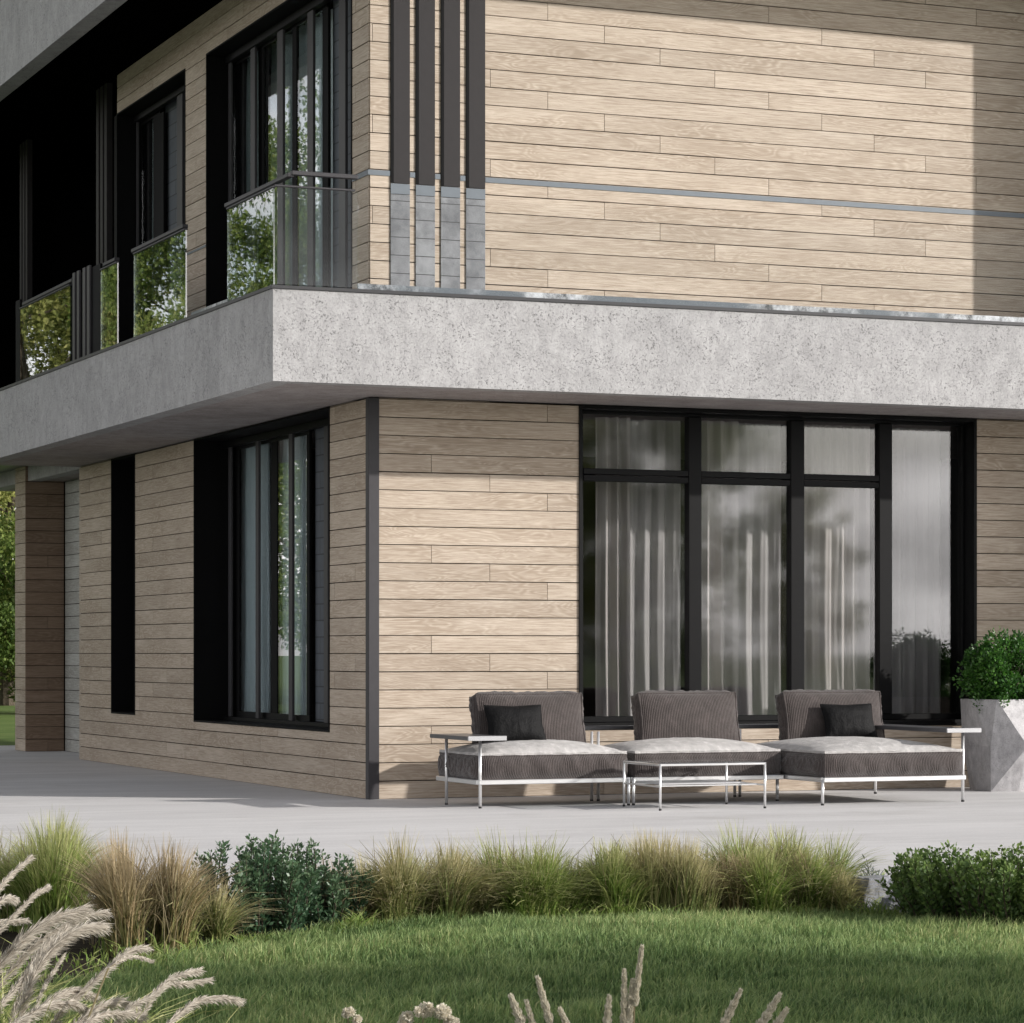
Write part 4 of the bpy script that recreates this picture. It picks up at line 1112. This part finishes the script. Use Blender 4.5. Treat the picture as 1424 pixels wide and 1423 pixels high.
def ground_cover():
    r = np.random.default_rng(500); N = 26000
    px = r.uniform(-60, 1500, N)
    e = np.interp(px, [a for a, b in bed_edge], [b for a, b in bed_edge]) + 3
    patch = 0.5 + 0.5 * np.sin(px * 0.031 + 2 * np.sin(px * 0.011))
    py = e - r.random(N) ** 1.3 * 46
    Z = FPX * CAM[2] / (py - 908); k = (px - 712) / FPX
    ok_ = (px > 330) | (r.random(N) < 0.12); px, py, Z, k, patch = px[ok_], py[ok_], Z[ok_], k[ok_], patch[ok_]; N = len(px)
    x = CAM[0] + Z * (CA * k + SA); y = CAM[1] + Z * (-SA * k + CA)
    B = np.stack([x, y, np.zeros(N)], 1)
    h = (0.03 + 0.10 * patch * r.random(N) ** 1.6)
    mb = MB()
    az = r.uniform(0, 6.283, N); rc = r.uniform(0.2, 1.1, N) * h
    mid = B + np.stack([np.cos(az) * rc * .35, np.sin(az) * rc * .35, h * .65], 1); tip = B + np.stack([np.cos(az) * rc, np.sin(az) * rc, h * .95], 1)
    w = perp(mid - B, r) * (0.0022 * r.uniform(.5, 1.6, N))[:, None]; rn = r.beta(1.5, 2.2, N)
    mb.quads(np.stack([B - w, B + w, mid + w, mid - w], 1), np.repeat(rn, 4), np.tile([0, 0, .5, .5], (N, 1)))
    mb.quads(np.stack([mid - w, mid + w, tip], 1), np.repeat(rn, 3), np.tile([.5, .5, 1], (N, 1)))
    # small leaves of creeping weeds
    q = r.random(N) < 0.5; C2 = B[q] + np.stack([np.zeros(q.sum()), np.zeros(q.sum()), 0.06 * r.random(q.sum()) ** 1.5 * (patch[q] + .2)], 1)
    D = rand_unit(q.sum(), r); D[:, 2] = np.abs(D[:, 2]) * .7
    mb.quads(leaf_quads(C2, D, perp(D, r), 0.016, 0.009), rn[q] * 0.8, np.zeros(q.sum()))
    o = mb.build("ground_cover", M['g_green']); tag(o, "low weeds and creeping leaves between the grass clumps", "ground cover", kind='stuff')
ground_cover()

# grey rock
def rock(px, py, w, h, seed, lab):
    x, y = ground(px, py); r = np.random.default_rng(seed)
    import bmesh
    bm = bmesh.new(); bmesh.ops.create_icosphere(bm, subdivisions=4, radius=1.0)
    from mathutils import noise
    for v_ in bm.verts:
        n_ = noise.noise(v_.co * 1.3 + Vector((seed, 0, 0))) * 0.35 + noise.noise(v_.co * 4 + Vector((0, seed, 0))) * 0.12 + noise.noise(v_.co * 11) * 0.04
        c_ = v_.co * (1 + n_)
        for k in range(3): c_[k] = max(-0.72, min(0.72, c_[k]))
        v_.co = Vector((c_[0] * w / 1.4, c_[1] * w / 1.8, c_[2] * h / 1.44 + h * 0.42))
    me = bpy.data.meshes.new("rock"); bm.to_mesh(me); bm.free(); me.materials.append(M['rock'])
    o = bpy.data.objects.new("rock", me); COL.objects.link(o); o.location = (x, y, 0)
    return tag(o, lab, "rock", "grey rocks in the planting bed")
rock(1216, 1276, 0.17, 0.19, 3, "blocky grey rock between the yellow green grass and the round shrub")
rock(1243, 1281, 0.11, 0.11, 8, "smaller grey rock at the left foot of the round shrub")

# ------------------------------------------------------------------ lawn blades
def lawn_blades():
    r = np.random.default_rng(77)
    N = 150000
    Z = np.sqrt(r.uniform(7.6 ** 2, 12.6 ** 2, N)); k = r.uniform(-0.20, 0.20, N)
    x = CAM[0] + Z * (CA * k + SA); y = CAM[1] + Z * (-SA * k + CA)
    px = 712 + k * FPX; py = 908 + FPX * CAM[2] / Z
    edge = np.interp(px, [a for a, b in bed_edge], [b for a, b in bed_edge])
    keep = py > edge - 4 + r.normal(0, 2.5, N)
    x, y, px, py, Z = x[keep], y[keep], px[keep], py[keep], Z[keep]; N = len(x)
    # clumping of heights
    def field(f, s):
        return np.sin(x * f + 1.7 * np.sin(y * f * 0.7 + s)) * np.sin(y * f * 1.1 + 1.3 * np.sin(x * f * 0.8 + s * 2))
    cl = 0.5 * field(3.3, 1) + 0.45 * field(9, 4) + 0.35 * field(23, 2)
    h = (0.050 + 0.030 * cl) * r.uniform(0.55, 1.25, N)
    az = r.uniform(0, 2 * pi, N); ln = r.uniform(0.15, 0.9, N)
    d = np.stack([np.cos(az) + 0.35, np.sin(az) - 0.1], 1)
    P0 = np.stack([x, y, lawn_z(x, y) - 0.01], 1)
    P1 = P0 + np.stack([d[:, 0] * h * ln * 0.30, d[:, 1] * h * ln * 0.30, h * 0.6 + 0.01], 1)
    P2 = P0 + np.stack([d[:, 0] * h * ln * 0.85, d[:, 1] * h * ln * 0.85, h * (1.05 - 0.25 * ln) + 0.01], 1)
    wa = r.uniform(0, 2 * pi, N); w = np.stack([np.cos(wa), np.sin(wa), 0 * wa], 1) * (0.0023 * r.uniform(0.6, 1.4, N))[:, None]
    rn = np.clip(r.beta(1.3, 2.6, N) * 0.9 + 0.22 * field(2.1, 6) + 0.16 * field(5.3, 9) + 0.12 * cl, 0, 1)
    mb = MB()
    mb.quads(np.stack([P0 - w, P0 + w, P1 + w * .8, P1 - w * .8], 1), np.repeat(rn, 4), np.tile([0, 0, .5, .5], (N, 1)))
    mb.quads(np.stack([P1 - w * .8, P1 + w * .8, P2], 1), np.repeat(rn, 3), np.tile([.5, .5, 1], (N, 1)))
    o = mb.build("lawn_grass", M['lawn'])
    tag(o, "short green lawn grass in the foreground", "grass", kind='stuff')
lawn_blades()

# ------------------------------------------------------------------ pampas plumes and seed spikes in the foreground
def resample(pts, n):
    pts = np.asarray(pts, float); d = np.r_[0, np.cumsum(np.linalg.norm(np.diff(pts, axis=0), axis=1))]
    t = np.linspace(0, d[-1], n)
    # smooth with a Catmull-like fit
    out = np.stack([np.interp(t, d, pts[:, i]) for i in range(pts.shape[1])], 1)
    for _ in range(3):
        out[1:-1] = (out[:-2] + 2 * out[1:-1] + out[2:]) / 4
    return out
def plume(parent, org, poly, Z, thick, seed, dens=1.0, tipward=1.0):
    r = np.random.default_rng(seed)
    n = 26
    zs = np.linspace(0, 1, len(poly))
    pts = resample([at(px, py, Z + 0.25 * (q - 0.5)) for (px, py), q in zip(poly, zs)], n) - org
    m = Z / FPX
    ln = np.linalg.norm(np.diff(pts, axis=0), axis=1).sum()
    # stalk down to the ground
    b = pts[0]; d0 = pts[0] - pts[2]; d0 /= np.linalg.norm(d0)
    foot = np.array([b[0] + d0[0] * 0.25, b[1] + d0[1] * 0.25 + 0.02, 0.0])
    st = [foot, (foot * 0.4 + (b + d0 * 0.12) * 0.6), b] + [p_ for p_ in pts[2::3]]
    mb = MB(); mb.tube(st, np.linspace(0.0028, 0.0008, len(st)), 5, rnd=r.random())
    stalk = mb.build("stalk", M['stalk'], parent)
    N = int(950 * dens * max(ln / 0.2, 0.5))
    t = r.random(N) ** 0.85
    idx = np.linspace(0, 1, n)
    B = np.stack([np.interp(t, idx, pts[:, i]) for i in range(3)], 1)
    tg = np.gradient(pts, axis=0); tg /= np.linalg.norm(tg, axis=1, keepdims=True)
    T = np.stack([np.interp(t, idx, tg[:, i]) for i in range(3)], 1)
    prof = np.sin(pi * np.clip(t * 0.80 + 0.14, 0, 1)) ** 0.8
    rad = thick * m * 0.40 * prof
    side = perp(T, r)
    B0 = B + side * (rad * 0.25 * r.random(N))[:, None]
    L = (0.016 + 0.030 * r.random(N)) * (thick / 20)
    D = T * (1.0 + 0.4 * r.random(N))[:, None] + side * r.uniform(0.15, 0.75, N)[:, None] + np.array([0.05, 0, -0.22]) * r.random(N)[:, None]
    D /= np.linalg.norm(D, axis=1, keepdims=True)
    wv = perp(D, r) * 0.0011
    tip = B0 + D * L[:, None] * 1.1; mid = B0 + D * (L * 0.55)[:, None]; tip[:, 2] -= L * 0.12
    rn = np.clip(r.beta(2, 1.6, N), 0, 1)
    hb = MB()
    hb.quads(np.stack([B0 - wv * .5, B0 + wv * .5, mid + wv, mid - wv], 1), np.repeat(rn, 4), np.zeros(N * 4))
    hb.quads(np.stack([mid - wv, mid + wv, tip], 1), np.repeat(rn, 3), np.zeros(N * 3))
    hb.build("plume", M['plume'], parent)

def pampas(name, plumes, lab, seed, leafn=260, foot=None):
    x0 = np.mean([pl[0][0][0] for pl in plumes]); Z0 = np.mean([pl[1] for pl in plumes])
    fx, fy, _ = at(x0, 908, Z0)
    root = empty(name, (fx, fy, 0)); tag(root, lab, "pampas grass", "pampas grasses in the foreground")
    org = np.array([fx, fy, 0.0])
    for i, (poly, Z, th) in enumerate(plumes): plume(root, org, poly, Z, th, seed * 50 + i)
    r = np.random.default_rng(seed)
    # leaf blades at the foot
    N = leafn; steps = 5; T = np.linspace(0, 1, steps + 1); mb = MB()
    bx_, by_ = r.normal(0, 0.09, N), r.normal(0, 0.09, N); az = r.normal(0.2, 0.9, N); hh = r.uniform(0.15, 0.42, N); rc = r.uniform(0.3, 0.9, N)
    dd = np.stack([np.cos(az), np.sin(az), 0 * az], 1); P_ = []
    for t in T: P_.append(np.stack([bx_, by_, 0 * bx_], 1) + dd * (rc * hh * t ** 1.7)[:, None] + np.array([0, 0, 1]) * (hh * (t - .4 * rc * t ** 3))[:, None])
    w = perp(dd, r) * (0.0028 * r.uniform(.6, 1.3, N))[:, None]; rn = r.random(N)
    for s_ in range(steps):
        a, b = 1 - .85 * T[s_] ** 1.5, 1 - .85 * T[s_ + 1] ** 1.5
        mb.quads(np.stack([P_[s_] - w * a, P_[s_] + w * a, P_[s_ + 1] + w * b, P_[s_ + 1] - w * b], 1), np.repeat(rn, 4), np.tile([T[s_], T[s_], T[s_ + 1], T[s_ + 1]], (N, 1)))
    mb.build("blades", M['g_green'], root)
pampas("pampas_grass", [
    ([(-60, 1400), (0, 1342), (38, 1300), (77, 1277), (113, 1266)], 7.6, 24), ([(-30, 1395), (0, 1370), (40, 1322), (80, 1292), (120, 1272), (145, 1270)], 7.7, 15),
    ([(10, 1440), (28, 1385), (44, 1342), (63, 1315), (92, 1293)], 7.4, 15), ([(-60, 1275), (-10, 1245), (14, 1217), (42, 1193)], 7.8, 12),
    ([(-50, 1335), (0, 1294), (24, 1269), (50, 1242), (66, 1234)], 7.7, 10), ([(-60, 1310), (-20, 1265), (10, 1248), (22, 1252)], 7.6, 14),
    ([(-40, 1450), (-5, 1405), (20, 1375), (48, 1338)], 7.3, 14), ([(-80, 1345), (-40, 1300), (0, 1282), (35, 1280)], 7.8, 12)],
    "tall pampas grass at the left edge with plumes bent to the right", 1, 360)
pampas("pampas_grass", [
    ([(20, 1440), (40, 1372), (55, 1340), (85, 1306), (115, 1290), (139, 1289)], 7.2, 22), ([(60, 1450), (85, 1405), (121, 1374), (153, 1344), (180, 1322), (202, 1318)], 7.0, 13),
    ([(150, 1348), (172, 1332), (190, 1330), (211, 1336)], 7.0, 6), ([(10, 1450), (38, 1417), (77, 1387), (102, 1376), (130, 1386)], 6.9, 17),
    ([(-20, 1450), (20, 1425), (60, 1400), (100, 1394), (120, 1405)], 6.8, 16), ([(20, 1440), (50, 1400), (62, 1370), (88, 1330)], 7.1, 8)],
    "pampas grass low at the left with one thin plume reaching towards the lawn", 2, 280)
pampas("pampas_grass", [
    ([(85, 1450), (112, 1420), (142, 1398), (167, 1392), (190, 1402)], 6.9, 17), ([(150, 1440), (182, 1398), (211, 1387), (232, 1364), (255, 1354), (276, 1350)], 6.9, 12),
    ([(190, 1430), (209, 1390), (229, 1368), (256, 1368), (290, 1363)], 7.0, 11), ([(220, 1440), (243, 1415), (270, 1393), (303, 1387), (332, 1391)], 6.8, 13),
    ([(95, 1450), (120, 1422), (150, 1408), (196, 1413)], 6.7, 15)],
    "drooping pampas plumes at the bottom, lying over the lawn right of the low pampas", 3, 120)

def spikes(name, items, lab, seed, Z=6.8, group="dried seed spikes in the foreground"):
    x0 = np.mean([it[0] for it in items]); fx, fy, _ = at(x0, 908, Z)
    root = empty(name, (fx, fy, 0)); tag(root, lab, "dried grass", group); org = np.array([fx, fy, 0.0])
    r = np.random.default_rng(seed); m = Z / FPX
    for (px0, py0, px1, py1, w) in items:
        a = np.array(at(px0, py0, Z)) - org; b = np.array(at(px1, py1, Z)) - org
        foot = np.array([a[0] - (b[0] - a[0]) * 0.6, a[1] + r.normal(0, .02), 0.0])
        mb = MB(); mb.tube([foot, a, a + (b - a) * 0.9], [0.003, 0.0025, 0.001], 5, rnd=r.random()); mb.build("stalk", M['stalk'], root)
        N = int(2200 * np.linalg.norm(b - a) / 0.1); t = r.random(N)
        ax = (b - a) / np.linalg.norm(b - a)
        side = perp(np.tile(ax, (N, 1)), r)
        lump = 0.75 + 0.25 * np.sin(t * 24 + seed)
        R = w * m * 0.5 * (np.clip(1 - t, 0, 1) ** 0.55) * lump
        C_ = a + (b - a) * t[:, None] * 0.94 + side * (R * r.uniform(0.4, 1, N))[:, None]
        D = ax + side * 0.35 + 0.25 * rand_unit(N, r); D /= np.linalg.norm(D, axis=1, keepdims=True)
        hb = MB(); hb.quads(leaf_quads(C_, D, perp(D, r), 0.010 * r.uniform(.6, 1.3, N), 0.0032), np.clip(r.beta(1.8, 1.8, N), 0, 1), np.zeros(N))
        hb.build("seed_head", M['seed'], root)
spikes("dried_spike", [(727, 1426, 710, 1385, 15), (742, 1430, 732, 1393, 7), (766, 1426, 747, 1358, 11), (790, 1430, 779, 1404, 9)], "three dried seed spikes leaning left at the bottom centre", 5)
spikes("dried_spike", [(844, 1426, 847, 1386, 11), (868, 1426, 868, 1347, 10), (874, 1426, 880, 1362, 10), (882, 1400, 893, 1314, 9)], "tallest dried seed spikes standing right of the bottom centre", 6)
spikes("dried_spike", [(1006, 1426, 1030, 1377, 12), (1057, 1428, 1085, 1382, 14), (1078, 1428, 1094, 1404, 10)], "pale seed spikes leaning right near the bottom right", 7)
def yarrow(blobs, lab, seed, Z=6.8):
    x0 = blobs[0][0]; fx, fy, _ = at(x0, 908, Z); root = empty("dried_flower", (fx, fy, 0)); tag(root, lab, "dried flower", "dried flower heads in the foreground")
    org = np.array([fx, fy, 0.0]); r = np.random.default_rng(seed); m = Z / FPX
    for (px, py, w) in blobs:
        c = np.array(at(px, py, Z)) - org; mb = MB(); mb.tube([(0, 0, 0), c * [.6, .6, .5], c], [0.002, 0.002, 0.0015], 5, rnd=.5); mb.build("stalk", M['stalk'], root)
        hb = MB(); N = 900; nc = 9
        pos, out, k = clumpy(N, nc, (w * m * .42, w * m * .42, w * m * .22), c, w * m * .2, r, 0.5)
        hb.quads(leaf_quads(pos, out, perp(out, r), 0.006, 0.005), np.clip(r.beta(2.4, 1.4, N), 0, 1), np.zeros(N)); hb.build("flower_head", M['seed'], root)
yarrow([(566, 1416, 26), (590, 1404, 30), (614, 1408, 28), (628, 1420, 18), (560, 1424, 14)], "pale clustered dried flower heads left of the bottom centre", 9)
yarrow([(484, 1408, 18), (497, 1418, 12)], "small pale dried flower head left of the clustered ones", 10)

# ------------------------------------------------------------------ trees
def make_tree(kind, seed, h, cr, mat, n=26000, leaf=0.085, trunk_r=0.17, low=0.25, lab="", nclump=150):
    r = np.random.default_rng(seed)
    root = empty(kind); tag(root, lab, "tree", None)
    st = MB(); T = np.linspace(0, 1, 7)
    trunk = np.stack([r.normal(0, .06, 7) * T * 2, r.normal(0, .06, 7) * T * 2, h * 0.82 * T], 1)
    st.tube(trunk, trunk_r * (1 - 0.85 * T), 8)
    for k in range(16):
        t = r.uniform(low * 0.9, 0.85); b = np.array([np.interp(t, T, trunk[:, i]) for i in range(3)])
        a = r.uniform(0, 6.28); L = cr * r.uniform(0.5, 0.95) * (1.1 - 0.5 * t)
        e = b + np.array([cos(a) * L, sin(a) * L, L * r.uniform(0.3, 0.8)])
        mid = (b + e) / 2 + np.array([0, 0, -0.05 * L]) + r.normal(0, .06, 3)
        st.tube([b, mid, e], [trunk_r * 0.35 * (1.1 - t), trunk_r * .22 * (1.1 - t), 0.012], 5)
    st.build("trunk", M['bark'], root)
    zc = h * (low + (1 - low) / 2); R = (cr, cr, h * (1 - low) / 2)
    pos, out, k = clumpy(n, nclump, R, (0, 0, zc), cr * 0.21, r, 0.35, 0.75)
    D = out + 0.9 * rand_unit(n, r); D /= np.linalg.norm(D, axis=1, keepdims=True)
    cb = r.random(nclump)[k]
    lf = MB(); lf.quads(leaf_quads(pos, D, perp(D, r), leaf * r.uniform(.7, 1.5, n), leaf * 0.62 * r.uniform(.7, 1.4, n)), np.clip(0.55 * r.beta(1.6, 2, n) + 0.45 * cb, 0, 1), np.zeros(n))
    lf.build("crown", mat, root)
    return root
GT_ = "trees beside and behind the house"
tA = make_tree("broadleaf_tree", 1, 9.5, 3.0, M['leaf_tree'], 75000, 0.085, low=0.05, nclump=230)
tB = make_tree("broadleaf_tree", 2, 8.5, 2.6, M['leaf_tree2'], 60000, 0.080, low=0.06, nclump=180)
tC = make_tree("broadleaf_tree", 3, 4.2, 2.4, M['leaf_tree'], 45000, 0.09, 0.09, low=0.02)
def ct(X, Z): return (CAM[0] + CA * X + SA * Z, CAM[1] - SA * X + CA * Z)
spots = [
    # in view through the gap at the left edge
    (tA, 1.5, 39.0, 1.05, "tall sunlit green tree filling the gap at the left edge"), (tC, 5.2, 33.0, 0.9, "dense low green bush tree behind the clad pillar at the left edge"),
    (tC, 1.0, 31.5, 0.75, "low leafy bush tree at the left edge in front of the tall one"), (tB, 6.5, 41.5, 1.0, "olive green tree behind the bush trees at the left edge"), (tA, 4.5, 47.0, (1.4, 1.4, 1.3), "tallest tree behind all others at the left edge"), (tC, -1.5, 36.0, 1.1, "wide bush tree outermost at the left edge"),
    # seen as reflections in the side glass
    (tB, -6.4, 30.0, (1.0, 1.0, 1.42), "tall tree mirrored in the balcony glass nearest the black end bay"), (tA, -8.6, 27.0, (.72, .72, 1.22), "tree mirrored in the middle balcony glass"),
    (tB, -11.6, 30.0, 0.93, "olive tree mirrored in the corner glass panel, sky above it"), (tA, -15.5, 33.0, 0.85, "tree mirrored at the edge of the corner balcony window"),
    (tA, -4.2, 40.0, (1.1, 1.1, 1.5), "tallest tree mirrored behind the nearer ones in the side glass"), (tB, -9.5, 41.0, (1.1, 1.1, 1.25), "pale tree mirrored behind the middle balcony glass"),
    (tC, -7.5, 19.0, 0.62, "low bush tree mirrored in the ground floor side window"), (tC, -12.0, 21.0, 0.6, "lower bush tree mirrored at the bottom of the side window"),
    # towards the sun: their shade lies over the front of the lawn
    (tA, *ct(14.0, 6.1), 0.62, "tree right of the lawn whose shade covers the lawn's middle"), (tB, *ct(17.5, 5.6), 0.72, "olive tree right of the lawn, its shade on the lawn's middle"),
    (tA, *ct(21.0, 4.9), 0.74, "tallest shade tree right of the lawn"), (tB, *ct(15.5, 4.3), 0.68, "small olive tree right of the lawn, its shade on the lawn's front"),
    (tA, *ct(19.0, 3.2), 0.66, "leafy tree right of the lawn and nearest to the camera"),
    # far line mirrored in the garden window
    (tB, 8.0, -62.0, 0.8, "far tree mirrored at the left of the garden window"), (tA, 24.0, -66.0, 0.9, "far tree mirrored in the middle of the garden window"), (tB, 36.0, -60.0, 0.8, "far tree mirrored at the right of the garden window"),
]
used = set()
for i, (src, x, y, s_, lab) in enumerate(spots):
    o = src if id(src) not in used else dup(src)
    used.add(id(src))
    o.location = (x, y, -0.02); o.rotation_euler = (0, 0, i * 2.1); o.scale = s_ if isinstance(s_, tuple) else (s_, s_, s_)
    tag(o, lab, "tree", GT_)
bpy.context.view_layer.update()
